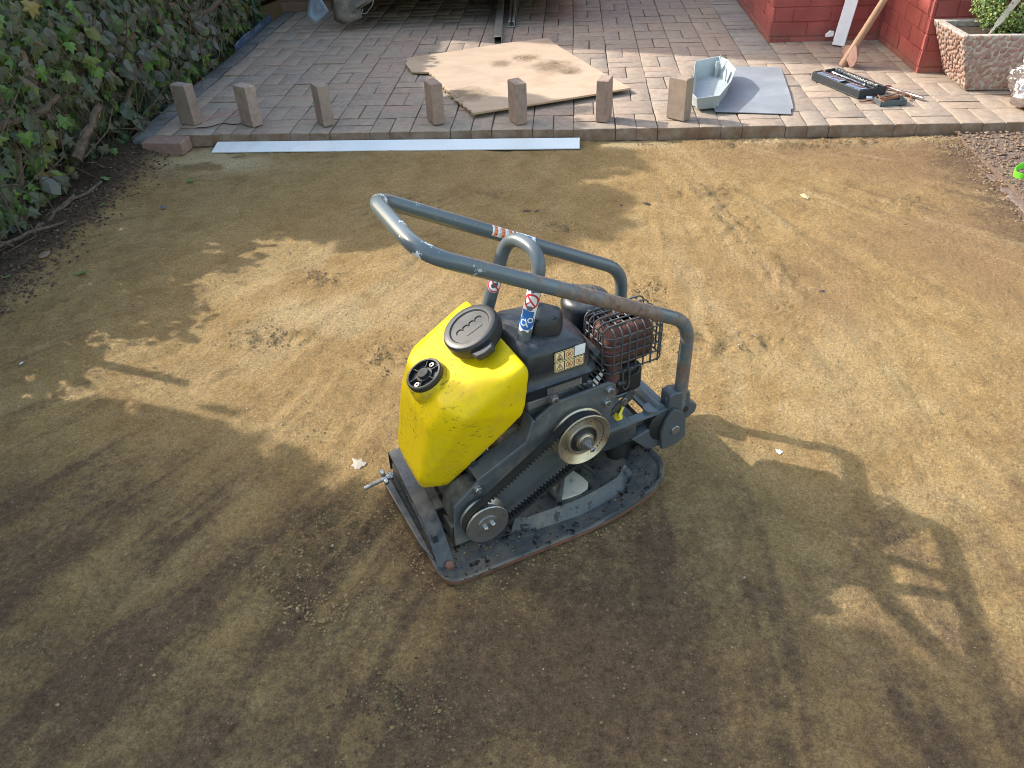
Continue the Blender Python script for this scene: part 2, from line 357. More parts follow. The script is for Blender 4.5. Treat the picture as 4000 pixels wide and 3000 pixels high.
for cx, cy, sx, sy in CRUMB:
    d = ((X-cx)/sx)**2+((Y-cy)/sy)**2+(fbm(X*16, Y*16, 91, 3)-.5)*1.8
    rough_m = np.maximum(rough_m, 1-sm(.35, 1.1, d))
ang = np.arctan2(X-.35, .25-Y); rad = np.hypot(X-.35, .25-Y)
warp = (fbm(X*1.3, Y*1.3, 5, 3)-.5)
streak = fbm(ang*20+warp*1.6, rad*.8, 31, 5, .7)
streak2 = fbm(ang*52+warp*3, rad*1.4, 47, 4, .7)
top = fbm(X*1.1+warp, Y*11+warp*4, 61, 4, .55); tb = sm(-.75, -.25, Y)
streak = streak*(1-tb)+top*tb
Z = SANDZ+(fbm(X*1.1, Y*1.1, 3, 3)-.5)*.010+(streak-.5)*.018+(streak2-.5)*.009*(1-tb)+(fbm(X*9, Y*9, 11, 4, .6)-.5)*.009+(fbm(X*38, Y*38, 13, 3, .7)-.5)*.0090+.0042*(1-sm(0, .022, np.abs(streak2-.53)))*(1-tb)*sm(.42, .6, fbm(X*2.3, Y*2.3, 15, 3))+.0035*(1-sm(0, .018, np.abs(top-.5)))*tb
lump = fbm(X*30, Y*30, 77, 4, .7)
Z += rough_m*((lump-.45)*.040)
# soft furrow with a crumbly rim and the banked edge along the paving
Z += .010*np.exp(-((Y+.075+.02*(fbm(X*5, Y*0, 2, 2)-.5))/.035)**2)*sm(.25, .6, X)*sm(.3, .6, fbm(X*9, Y*9, 8, 3))*1.6
pad = np.clip(((X+.02)*.866+(Y+2.53)*.5)/.36, -9, 9)**2+np.clip((-(X+.02)*.5+(Y+2.53)*.866)/.25, -9, 9)**2
Z = np.where(pad < 1.6, SANDZ+(Z-SANDZ)*sm(.7, 1.6, pad)*1.0, Z)
# soil bank under the hedge, bed under the paving, gravel bed
bank = sm(0, 1, ((-1.99+.07*(fbm(Y*4, X*4, 21, 3)-.5)*2-.03*Y)-X)/.22)*(Y < .6)
Z += bank*(.035+.05*(fbm(X*14, Y*14, 23, 4, .6)-.4))
Z = np.where(Y > .004, -.095, Z); Z = np.where((Y > -.03) & (Y <= .004) & (X > -2.3), np.minimum(Z, SANDZ+.004), Z)
far = (np.abs(X) > 3.4) | (Y < -4.6); Z = np.where(far & (Y <= .004), SANDZ, Z)
soil = np.clip(.12+1.0*(fbm(X*1.5+3, Y*1.5, 41, 4)-.42)+.7*(streak-.5)+.4*(streak2-.5), 0, 1)*.85
soil = soil*(1-.75*sm(-.35, .4, X+.25*(Y+2))*sm(-2.9, -2.2, Y))      # cleaner sand up the right-hand side
soil *= 1-.55*np.exp(-(((X+.75)/.55)**2+((Y+1.65)/.55)**2)); fg = sm(-2.1, -2.6, Y); soil += fg*(.33+.08*sm(-2.6, -3.0, Y)+.10*sm(.46, .68, streak)+.08*sm(.50, .68, streak2)+.40*(fbm(X*7+5, Y*7, 101, 5, .7)-.5))+.04+.16*sm(.54, .68, streak2)*(1-tb)+.5*(fbm(X*11+2, Y*11, 103, 4, .7)-.5)+.16*rough_m*sm(.4, .7, fbm(X*7, Y*7, 19, 2))+.20*sm(.3, .9, X)*sm(-1.3, -.7, Y)+.10*sm(-1.2, -1.9, X)*sm(-.1, -.5, Y)  # the left patch gets less soil to paint its sunlit brightness
soil += .40*np.exp(-(((X+.28)/.10)**2+((Y+3.02)/.11)**2))+.16*np.exp(-(((X-.02)/.22)**2+((Y+2.93)/.10)**2))+.30*np.exp(-(((X+.62)/.06)**2+((Y+2.62)/.2)**2))
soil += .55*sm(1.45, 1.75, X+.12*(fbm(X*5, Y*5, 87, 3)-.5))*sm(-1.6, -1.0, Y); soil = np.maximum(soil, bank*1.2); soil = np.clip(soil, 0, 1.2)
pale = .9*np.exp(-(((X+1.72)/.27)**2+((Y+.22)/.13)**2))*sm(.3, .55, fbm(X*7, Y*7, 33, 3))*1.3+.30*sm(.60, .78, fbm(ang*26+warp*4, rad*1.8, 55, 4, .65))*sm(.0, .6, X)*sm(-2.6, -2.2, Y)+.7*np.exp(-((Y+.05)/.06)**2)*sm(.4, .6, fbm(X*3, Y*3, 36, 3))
pale += .42*np.exp(-(((X+.85)/.42)**2+((Y+1.55)/.50)**2))*sm(.35, .6, fbm(X*5, Y*5, 37, 4))+.22*np.exp(-(((X-.75)/.35)**2+((Y+1.9)/.35)**2))*sm(.4, .6, fbm(X*6, Y*6, 38, 4)); pale = np.clip(pale, 0, 1); soil = soil*(1-.8*np.clip(pale, 0, 1))  # paler sand paints sunlit brightness into the left and lower-right patches
redm = np.clip(sm(.0, 1.5, X)*1.1*sm(.35, .65, fbm(X*1.4, Y*1.4, 71, 3))+.5*sm(.9, 1.8, X), 0, 1)
nx, ny = X.shape; idx = np.arange(nx*ny).reshape(nx, ny)
q = np.stack([idx[:-1,:-1], idx[1:,:-1], idx[1:,1:], idx[:-1,1:]], -1).reshape(-1, 4)
me = bpy.data.meshes.new('sand_ground'); me.vertices.add(nx*ny); me.vertices.foreach_set('co', np.stack([X, Y, Z], -1).astype(np.float32).ravel())
me.loops.add(q.size); me.loops.foreach_set('vertex_index', q.ravel().astype(np.int32)); me.polygons.add(len(q)); me.polygons.foreach_set('loop_start', np.arange(0, q.size, 4, dtype=np.int32)); me.update(calc_edges=True)
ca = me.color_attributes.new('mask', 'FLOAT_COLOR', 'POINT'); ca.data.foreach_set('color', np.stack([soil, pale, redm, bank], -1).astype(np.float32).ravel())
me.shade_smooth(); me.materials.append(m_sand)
ground = bpy.data.objects.new('ground', me); C.objects.link(ground); tag(ground, 'compacted yellow sand ground with brown soil smears', kind='structure')
from bisect import bisect
def gz(x, y):
    i = min(max(bisect(gx, x)-1, 0), nx-2); j = min(max(bisect(gy, y)-1, 0), ny-2); return float(Z[i, j])

# loose crumbs and small stones lying on the sand (nobody could count them)
def rock(r, seed, n=1):
    """small irregular stone: 6-8 vertex lump"""
    g = random.Random(seed); vs = []
    for k in range(5):
        a = 2*math.pi*k/5+g.uniform(-.3, .3); vs.append((r*g.uniform(.75, 1.2)*math.cos(a), r*g.uniform(.75, 1.2)*math.sin(a), r*g.uniform(-.15, .2)))
    vs += [(g.uniform(-.2, .2)*r, g.uniform(-.2, .2)*r, r*g.uniform(.45, .8)), (0, 0, -r*.5)]
    fs = [(k, (k+1) % 5, 5) for k in range(5)]+[((k+1) % 5, k, 6) for k in range(5)]
    return vs, fs
def scatter(n, fn, rmin, rmax, mat, name, label, parent=None, kind='stuff', power=2.2):
    mb = MB(); k = 0
    while k < n:
        p = fn()
        if p is None: continue
        rr = rmin+(rmax-rmin)*random.random()**power; vs, fs = rock(rr, random.random()); a = random.random()*6.28; ca_, sa = math.cos(a), math.sin(a)
        mb.add([(p[0]+x*ca_-y*sa, p[1]+x*sa+y*ca_, p[2]+z+rr*.12) for x, y, z in vs], fs); k += 1
    o = mb.build(name, mat, parent, smooth=0); tag(o, label, kind=kind); return o
m_crumb = stone_mat('sand_crumbs', [(0, (.18, .115, .055)), (.4, (.26, .172, .08)), (.75, (.21, .135, .065)), (.95, (.12, .078, .043)), (1, (.36, .28, .18))])
def cr_fn():
    u = random.random()
    if u < .50:
        cx, cy, sx, sy = random.choice(CRUMB); x, y = random.gauss(cx, sx*.55), random.gauss(cy, sy*.55)
    elif u < .60: x, y = random.uniform(.3, 1.75), -.03-abs(random.gauss(0, .035))
    else: x, y = random.uniform(-1.9, 1.8), random.uniform(-3.3, -.05)
    if not (-2.1 < x < 2 and -3.4 < y < -.015): return None
    a, b = (x+.273)*.866+(y+2.684)*.5, -(x+.273)*.5+(y+2.684)*.866
    if -.08 < a < .62 and -.07 < b < .44: return None
    return x, y, gz(x, y)
scatter(16000, cr_fn, .0008, .0044, m_crumb, 'sand_crumb', 'loose crumbs of sand and soil scattered over the ground', power=1.8)
m_pebble = stone_mat('pale_pebbles', [(0, (.36, .31, .25)), (.4, (.46, .41, .34)), (.7, (.22, .19, .17)), (1, (.56, .52, .45))])
def pb_fn():
    x, y = (random.uniform(-1.8, 1.7), random.uniform(-3.3, -.1)) if random.random() < .5 else (random.gauss(.7, .4), random.gauss(-1.9, .5))
    if not (-2 < x < 1.9 and -3.4 < y < -.06): return None
    a, b = (x+.273)*.866+(y+2.684)*.5, -(x+.273)*.5+(y+2.684)*.866
    if -.08 < a < .62 and -.07 < b < .44: return None
    return x, y, gz(x, y)
CL2 = [(-.55,-2.50,.07,.05),(-.53,-2.45,.05,.03),(-.63,-2.66,.07,.04),(-.58,-2.78,.06,.025),(-.47,-2.74,.03,.03),(-1.02,-1.72,.06,.04),(-.98,-1.75,.04,.03),(-.62,-1.83,.06,.05),(.55,-.62,.12,.06),(.66,-1.05,.05,.12),(.72,-1.35,.05,.14),(.9,-.08,.2,.02),(1.25,-.07,.15,.02),(-.36,-.62,.06,.02)]
def cl_fn():
    cx, cy, sx, sy = random.choice(CL2); x, y = random.gauss(cx, sx), random.gauss(cy, sy); return (x, y, gz(x, y)) if y < -.02 else None
m_clump = stone_mat('sand_clumps', [(0, (.20, .13, .06)), (.4, (.27, .18, .08)), (.8, (.31, .21, .10)), (1, (.17, .11, .055))])
scatter(1900, cl_fn, .0008, .0046, m_clump, 'sand_clod', 'crumbly sand clods broken up in patches', power=2.6)
def rim_fn():
    t_ = random.random(); a = random.choice(((-.055, -.005+.36*t_), (.58*t_-.01, -.045), (.02+.5*t_, .40))); x_, y_ = a[0]+random.gauss(0, .016), a[1]+random.gauss(0, .016)
    if -.045 < x_ < .575 and -.032 < y_ < .385: return None
    x, y = -.27295+x_*.866-y_*.5, -2.68441+x_*.5+y_*.866; return x, y, gz(x, y)
scatter(700, rim_fn, .0008, .0036, m_clump, 'pushed_sand', 'crumbs of sand pushed up round the compactor plate', power=2.4)
m_spill = stone_mat('soil_spill', [(0, (.05, .033, .02)), (.5, (.10, .066, .036)), (.8, (.17, .115, .055)), (1, (.22, .15, .07))])
def sp_fn():
    x, y = random.choice([(random.gauss(-.285, .055), random.gauss(-3.02, .04)), (random.gauss(-.285, .09), random.gauss(-3.02, .07)), (random.gauss(-.36, .05), random.gauss(-2.97, .03))]); return x, y, gz(x, y)
scatter(1300, sp_fn, .0010, .0042, m_spill, 'soil_spill', 'small dark spill of crumbly soil on the sand')
scatter(520, pb_fn, .0010, .0032, m_pebble, 'pebble_scatter', 'tiny pale pebbles pressed into the sand')

# ------------------------------------------------------------------ block paving
CELL = .203
def paver_mesh(name, L, Wd, H, ch, seed, mat):
    g = random.Random(seed); vs = []; lv = [(-H, 0), (-ch*1.6, 0), (-ch*.45, ch*.45), (0, ch*1.5)]
    for z, i in lv:
        for sx, sy in ((-1,-1),(0,-1),(1,-1),(1,0),(1,1),(0,1),(-1,1),(-1,0)):
            j = (lambda: g.uniform(-.0011, .0011)) if z > -H else (lambda: 0)
            vs.append((sx*(L/2-i)+j(), sy*(Wd/2-i)+j(), z+(j() if z > -H and z < 0 else 0)))
    fs = []
    for k in range(3): fs += [(k*8+q, k*8+(q+1) % 8, k*8+8+(q+1) % 8, k*8+8+q) for q in range(8)]
    fs.append(tuple(24+q for q in range(8)))
    me = bpy.data.meshes.new(name); me.from_pydata(vs, [], fs); me.materials.append(mat); me.shade_smooth(); me.set_sharp_from_angle(angle=R(50)); return me
PV = [paver_mesh('brick', .199, .0985, .06, .0035, k, m_brick) for k in range(6)]
PVG = [paver_mesh('brick', .199, .0985, .06, .0035, 20+k, m_brickg) for k in range(4)]
slots = []      # x, y, rotation, grey
for i in range(-10, 13):
    for j in range(0, 17):
        x0, y0 = i*CELL, j*CELL
        if x0 > 1.86 and y0 > .80: continue
        if x0 > 1.2 and y0 > 1.47: continue
        if i == 5 and j >= 6:
            slots += [(x0+CELL/2, y0+CELL*.25, 0, 1), (x0+CELL/2, y0+CELL*.75, 0, 1)]; continue
        if (i+j) % 2 == 0: slots += [(x0+CELL/2, y0+CELL*.25, 0, 0), (x0+CELL/2, y0+CELL*.75, 0, 0)]
        else: slots += [(x0+CELL*.25, y0+CELL/2, R(90), 0), (x0+CELL*.75, y0+CELL/2, R(90), 0)]
for j in range(0, 17): slots.append((-10*CELL-.0505, j*CELL+CELL/2, R(90), 0))
bed = MB().box((-2.25, .006, -.094), (2.65, 3.46, -.011)).build('paving', m_joint); tag(bed, 'block paved drive of brindle bricks', kind='structure')
cp = cam.matrix_world.translation
def seen(x, y):
    v = Vector((x, y, 0))-cp; d = v.dot(f); px, py = v.dot(r)/d*3072, v.dot(u)/d*3072
    return abs(px) < 2080 and py < 1570
slots = [s_ for s_ in slots]; slots.sort(key=lambda s_: (not seen(s_[0], s_[1]), (Vector((s_[0], s_[1], 0))-cp).length))
faro = [MB(), MB()]
for k, (x, y, a, g) in enumerate(slots):
    dz = random.gauss(0, .0011); tx, ty = random.gauss(0, .005), random.gauss(0, .005); az = a+random.gauss(0, .006)
    px, py = x+random.gauss(0, .0009), y+random.gauss(0, .0007)
    mesh = random.choice(PVG if g else PV)
    if k < 300:
        o = bpy.data.objects.new('brick', mesh); C.objects.link(o); o.parent = bed; o.location = (px, py, dz); o.rotation_euler = (tx, ty, az)
    else:
        mx = Matrix.Translation((px, py, dz)) @ Euler((tx, ty, az)).to_matrix().to_4x4()
        faro[g].add([mx @ v.co for v in mesh.vertices], [tuple(p.vertices) for p in mesh.polygons])
for g, mm in ((0, m_brick_i), (1, m_brickg_i)): tag(faro[g].build('brick_field', mm, bed, smooth=50), kind='stuff')
# charcoal kerb along the hedge side
KB = paver_mesh('kerb_stone', .2, .095, .075, .006, 3, m_kerb)
kerb = empty('kerb', (-2.185, -.03, 0)); tag(kerb, 'charcoal kerb stones edging the paving beside the hedge', kind='structure')
for j in range(14):
    o = bpy.data.objects.new('kerb_stone', KB); C.objects.link(o); o.parent = kerb; o.location = (random.gauss(0, .003)-.004*(j % 3), .1+j*.203, random.gauss(0, .002)-(.004 if j < 1 else 0)); o.rotation_euler = (0, random.gauss(0, .02), R(90)+random.gauss(0, .012))

# ------------------------------------------------------------------ plate compactor
A30 = R(30); MO = Vector((-.27295, -2.68441, -.060))
mach = empty('plate_compactor', MO, A30)
tag(mach, 'plate compactor with yellow water tank, black engine and folded grey handle', 'plate compactor')
def part(mb, name, mat, parent=None, **kw): return mb.build(name, mat, parent or mach, **kw)
xz = lambda yy: (lambda a, b, d: (a, d, b))
def zb(x): return (.078*max(0, (x-.33)/.245)**2.0 if x > .33 else 0)+(.012*((.03-x)/.065)**2 if x < .03 else 0)
# base plate: curved-up nose, rolled rim
ol = []
for (cx, cy, rd, a0) in ((.502,.035,.065,-90),(.502,.315,.065,0),(0,.34,.035,90),(.005,.015,.04,180)):
    for k in range(9):
        a = R(a0+90*k/8); ol.append((cx+rd*math.cos(a), cy+rd*math.sin(a)))
dense = []
for i in range(len(ol)):
    a, b = ol[i], ol[(i+1) % len(ol)]; n = max(1, int(math.dist(a, b)/.03))
    dense += [(a[0]+(b[0]-a[0])*k/n, a[1]+(b[1]-a[1])*k/n) for k in range(n)]
ctr = (.27, .175); nn = len(dense)
def inset(pt, d):
    v = Vector((pt[0]-ctr[0], pt[1]-ctr[1])); L = v.length; return (ctr[0]+v.x*(L-d)/L, ctr[1]+v.y*(L-d)/L)
mb = MB(); rings = [(.004, .000), (0, .004), (-.002, .018), (.002, .026), (.008, .026), (.014, .017), (.06, .015), (.12, .015), (.2, .015)]
vs = []
for d, dz in rings:
    for p_ in dense:
        q_ = inset(p_, min(d, Vector((p_[0]-ctr[0], p_[1]-ctr[1])).length*.97)); rimk = 1.0 if p_[0] > .36 or dz < .02 else .75
        vs.append((q_[0], q_[1], zb(q_[0])+dz*rimk))
for d in (.06, .12, .2):
    for p_ in dense:
        q_ = inset(p_, min(d, Vector((p_[0]-ctr[0], p_[1]-ctr[1])).length*.97)); vs.append((q_[0], q_[1], zb(q_[0])+.0005))
vs.append((ctr[0], ctr[1], .015)); vs.append((ctr[0], ctr[1], .001))
for k in range(len(rings)-1):
    mb.add([], []); 
mb.v = [tuple(map(float, q_)) for q_ in vs]
for k in range(len(rings)-1):
    for i in range(nn): mb.f.append((k*nn+i, k*nn+(i+1) % nn, (k+1)*nn+(i+1) % nn, (k+1)*nn+i)); mb.m.append(1 if k < 2 else 0)
L_ = (len(rings)-1)*nn
for i in range(nn): mb.f.append((L_+i, L_+(i+1) % nn, len(vs)-2)); mb.m.append(0); mb.f.append((L_+3*nn+(i+1) % nn, L_+3*nn+i, len(vs)-1)); mb.m.append(1)
for k_2 in range(3):
    a0_ = 0 if k_2 == 0 else L_+k_2*nn; b0_ = L_+(k_2+1)*nn
    for i in range(nn): mb.f.append((b0_+i, b0_+(i+1) % nn, a0_+(i+1) % nn, a0_+i)); mb.m.append(1)
plate = part(mb, 'base_plate', [m_plate, m_rustedge], smooth=35)
OUT = [(.165,.052),(.20,.030),(.33,.018),(.46,.022),(.505,.050),(.515,.09),(.515,.27),(.50,.31),(.20,.32),(.165,.30)]; INN = [(.182,.062),(.21,.050),(.33,.043),(.455,.046),(.488,.065),(.497,.09),(.497,.26),(.485,.295),(.21,.30),(.182,.285)]
def fine(P, n=5): return [(P[i][0]+(P[(i+1) % len(P)][0]-P[i][0])*k/n, P[i][1]+(P[(i+1) % len(P)][1]-P[i][1])*k/n) for i in range(len(P)) for k in range(n)]
OUT, INN = fine(OUT), fine(INN); n = len(OUT); mb = MB(); IN2 = [(.34+(a-.34)*.93, .17+(b-.17)*.90) for a, b in INN]
vs = [(a, b, zb(a)+.012) for a, b in OUT]+[(a, b, zb(a)*.9+.046) for a, b in INN]+[(a, b, zb(a)*.9+.042) for a, b in IN2]+[(.34, .17, .040)]
mb.add(vs, [(r_*n+i, r_*n+(i+1) % n, (r_+1)*n+(i+1) % n, (r_+1)*n+i) for r_ in range(2) for i in range(n)]+[(2*n+i, 2*n+(i+1) % n, 3*n) for i in range(n)]); part(mb, 'inner_deck', m_plate, plate, smooth=28)
mb = MB(); mb.prism([(.300,.062),(.36,.058),(.425,.072),(.432,.11),(.40,.16),(.36,.19),(.30,.12)], lambda a, b, d: (a, b, d+.004*math.sin(a*60)*math.sin(b*70)), .041, .0465); part(mb, 'sand_fill', m_cream, plate, smooth=0)
for P_ in (((.295,.055),(.40,.20)),((.30,.056),(.285,.20)),((.43,.07),(.39,.20))):
    (ax_, ay_), (bx_, by_) = P_; mb = MB(); mb.tube([(ax_,ay_,.050),(bx_,by_,.056)], .0075, 8); part(mb, 'web', m_plate, plate)
def strip(mb, pts, x0, x1, th):                       # bent flat bar running across the machine
    n_ = len(pts); vs = []
    for a, b in pts:
        o_ = .03*(a-.2); vs += [(x0+o_, a, b), (x1+o_, a, b), (x1+o_, a, b-th), (x0+o_, a, b-th)]
    mb.add(vs, [(i*4+k, i*4+(k+1) % 4, i*4+4+(k+1) % 4, i*4+4+k) for i in range(n_-1) for k in range(4)]+[(3,2,1,0), tuple((n_-1)*4+k for k in range(4))])
mb = MB(); strip(mb, [(.372,.045),(.368,.10),(.355,.110),(.30,.108),(.16,.104),(.12,.098),(.085,.084),(.05,.052),(.024,.024)], -.024, .014, .009); strip(mb, [(.355,.106),(.16,.101),(.13,.098)], .014, .036, .006)
mb.prism([(.365,.02),(.365,.062),(.06,.052),(.04,.02)], lambda a, b, d: (d+.03*(a-.2), a, b), -.020, -.012)
for yy in (.07, .352): mb.box((-.018+.03*(yy-.2), yy-.006, .02), (-.006+.03*(yy-.2), yy+.006, .088 if yy < .2 else .104))
part(mb, 'end_bracket', m_black, bevel=.0025)
mb = MB(); mb.prism([(-.03,.045),(-.043,.10),(-.05,.33),(-.04,.355),(-.028,.34),(-.028,.06)], lambda a, b, d: (a, b, d), .024, .034); part(mb, 'end_lip', m_black, plate, bevel=.003)
for bx, by, bz in ((-.004,.022,.022),):
    mb = MB(); mb.lathe([(.011,0),(.011,.008),(.009,.011)], (bx,by,bz), (0,-.2,1), 6); part(mb, 'bolt', m_rustedge, plate)
for bx, by in ((.47,.075),(.20,.045)):
    mb = MB(); mb.lathe([(.028,0),(.026,.006),(.012,.006),(.012,.016),(.009,.018)], (bx,by,zb(bx)+.014), (0,0,1), 14); part(mb, 'bolt', m_plate, plate)
# adjuster bolt with wing nut on the far corner
mb = MB(); mb.lathe([(.0048,0),(.0048,.075),(.004,.077)], (-.03,.303,.082), (-1,-.04,-.12), 10); rod = part(mb, 'adjuster_bolt', m_zinc)
mb = MB(); mb.lathe([(.013,0),(.013,.008),(.0085,.008),(.0085,.016)], (-.032,.303,.082), (-1,-.04,-.12), 6)
mb.box((-.058,.283,.074), (-.048,.298,.084)); mb.box((-.058,.308,.080), (-.048,.325,.092)); part(mb, 'wing_nut', m_zinc, rod, bevel=.0015)
# exciter housing, rubber mounts
mb = MB(); mb.lathe([(.060,0),(.068,.01),(.068,.06),(.055,.075),(.055,.17),(.068,.185),(.068,.24),(.06,.25)], (.10,.074,.105), (0,1,0), 28); mb.box((.03,.085,.015), (.20,.31,.07)); part(mb, 'exciter_housing', m_cast, bevel=.004)
for bx, by, h0, h1 in ((.055,.150,.02,.085),(.055,.30,.02,.085),(.50,.118,.05,.125),(.50,.31,.05,.125)):
    mb = MB(); mb.lathe([(.036,0),(.036,.008),(.029,.014),(.033,(h1-h0)*.5),(.029,h1-h0-.012),(.036,h1-h0-.006),(.036,h1-h0),(.012,h1-h0),(.012,h1-h0+.010),(.008,h1-h0+.012)], (bx,by,h0), (0,0,1), 20); part(mb, 'rubber_mount', m_rubber)
# side plate carrying both pulleys
SP = [(.03,.026),(.038,.148),(.065,.172),(.101,.201),(.226,.262),(.246,.318),(.293,.346),(.434,.350),(.450,.338),(.452,.315),(.438,.246),(.41,.17),(.34,.13),(.25,.095),(.17,.055),(.15,.03)]
mb = MB(); mb.prism(SP, xz(0), .066, .074); sp_ = part(mb, 'side_plate', m_sidep, bevel=.0015)
mb = MB(); mb.prism([(.099,.199),(.226,.260),(.222,.270),(.095,.209)], xz(0), .062, .112); mb.prism([(.224,.262),(.244,.318),(.236,.322),(.216,.266)], xz(0), .062, .10); part(mb, 'flange', m_sidep, sp_, bevel=.002)
for bx, bz in ((.432,.331),(.426,.298),(.290,.360),(.097,.180)):
    mb = MB(); mb.lathe([(.0125,0),(.0125,.002),(.0095,.002),(.0095,.009),(.008,.011),(.0045,.011),(.0045,.006)], (bx,.066,bz), (0,-1,0), 14); part(mb, 'bolt', m_zinc, sp_)
mb = MB(); mb.prism([(.440,.235),(.505,.286),(.517,.283),(.513,.262),(.470,.228)], xz(0), .084, .090); br = part(mb, 'strap', m_black, bevel=.0012)
mb = MB(); mb.lathe([(.010,0),(.010,.003),(.007,.003),(.007,.008)], (.487,.084,.266), (0,-1,0), 6); part(mb, 'bolt', m_zinc, br)
BC, SC = (.343, .252), (.096, .108)
mb = MB(); mb.lathe([(.067,0),(.067,.003),(.056,.010),(.056,.022),(.067,.029),(.067,.0315),(.0655,.0325),(.0635,.0315),(.050,.023),(.043,.0205),(.0405,.0205),(.0395,.029),(.0385,.0305),(.0345,.0305),(.0335,.029),(.0325,.022),(.022,.022),(.022,.037),(.017,.039),(.0165,.0395)], (BC[0],.053,BC[1]), (0,-1,0), 48)
pul = part(mb, 'drive_pulley', m_brass, smooth=30)
mb = MB(); mb.lathe([(.0325,.0215),(.0322,.0265),(.025,.0275),(.0225,.031),(.0205,.038)], (BC[0],.053,BC[1]), (0,-1,0), 32); part(mb, 'hub', m_rubber, pul)
mb = MB(); mb.lathe([(.0155,.04),(.0155,.048),(.010,.0485),(.010,.053),(.0075,.053),(.0075,.058),(.0055,.058),(.0055,.068),(.0045,.070)], (BC[0],.053,BC[1]), (0,-1,0), 20); part(mb, 'shaft_bolt', m_zinc, pul, smooth=25)
for a in (60, 200):
    mb = MB(); mb.lathe([(.003,0),(.003,.001)], (BC[0]+.046*math.cos(R(a)),.0325,BC[1]+.046*math.sin(R(a))), (0,-1,0), 10); part(mb, 'hole', m_blk, pul)
mb = MB(); mb.lathe([(.054,0),(.054,.003),(.042,.012),(.042,.020),(.052,.029),(.052,.0315),(.050,.033),(.026,.033),(.026,.0335),(.0255,.036),(.020,.0365)], (SC[0],.053,SC[1]), (0,-1,0), 44); pul2 = part(mb, 'exciter_pulley', m_zinc, smooth=30)
for dx, dz in ((-.008,-.001),(.010,.003)):
    mb = MB(); mb.lathe([(.0055,0),(.0055,.007),(.0045,.008),(.0025,.008),(.0025,.004)], (SC[0]+dx,.0165,SC[1]+dz), (0,-1,0), 12); part(mb, 'socket_screw', m_chrome, pul2)
# cogged belt round both pulleys
def belt_path(r1, r2, n=26):
    d = Vector((BC[0]-SC[0], BC[1]-SC[1])); L = d.length; ph = math.atan2(d.y, d.x); off = math.asin((r1-r2)/L); out = []
    for k in range(n+1):
        a = ph-math.pi/2-off+(math.pi+2*off)*k/n; out.append((BC[0]+r1*math.cos(a), BC[1]+r1*math.sin(a)))
    for k in range(n+1):
        a = ph+math.pi/2+off+(math.pi-2*off)*k/n; out.append((SC[0]+r2*math.cos(a), SC[1]+r2*math.sin(a)))
    return out
op, ip = belt_path(.0650, .0530), belt_path(.0590, .0470); n = len(op); mb = MB()
vs = [(a, .0265, b) for a, b in op]+[(a, .0445, b) for a, b in op]+[(a, .0435, b) for a, b in ip]+[(a, .0275, b) for a, b in ip]
mb.add(vs, [(i+q_*n, (i+1) % n+q_*n, (i+1) % n+((q_+1) % 4)*n, i+((q_+1) % 4)*n) for i in range(n) for q_ in range(4)])
belt = part(mb, 'drive_belt', m_rubber, smooth=40)
# cogs along the inner face
mb = MB(); seg = []; P2 = [Vector(q_) for q_ in ip]; tot = sum((P2[(i+1) % n]-P2[i]).length for i in range(n)); step = .0094; acc = 0
for i in range(n):
    a, b = P2[i], P2[(i+1) % n]; L = (b-a).length; t_ = (step-acc % step) % step
    while t_ < L:
        p_ = a+(b-a)*(t_/L); d = (b-a).normalized(); nrm = Vector((-d.y, d.x))
        mb.add([(p_.x+d.x*e1+nrm.x*e2, yy, p_.y+d.y*e1+nrm.y*e2) for yy in (.0268, .0440) for e1, e2 in ((-.0030,-.0010),(.0030,-.0010),(.0021,.0060),(-.0021,.0060))], [(0,1,2,3),(7,6,5,4),(0,4,5,1),(1,5,6,2),(2,6,7,3),(3,7,4,0)]); t_ += step
    acc += L
part(mb, 'belt_cogs', m_rubber, belt, smooth=0)
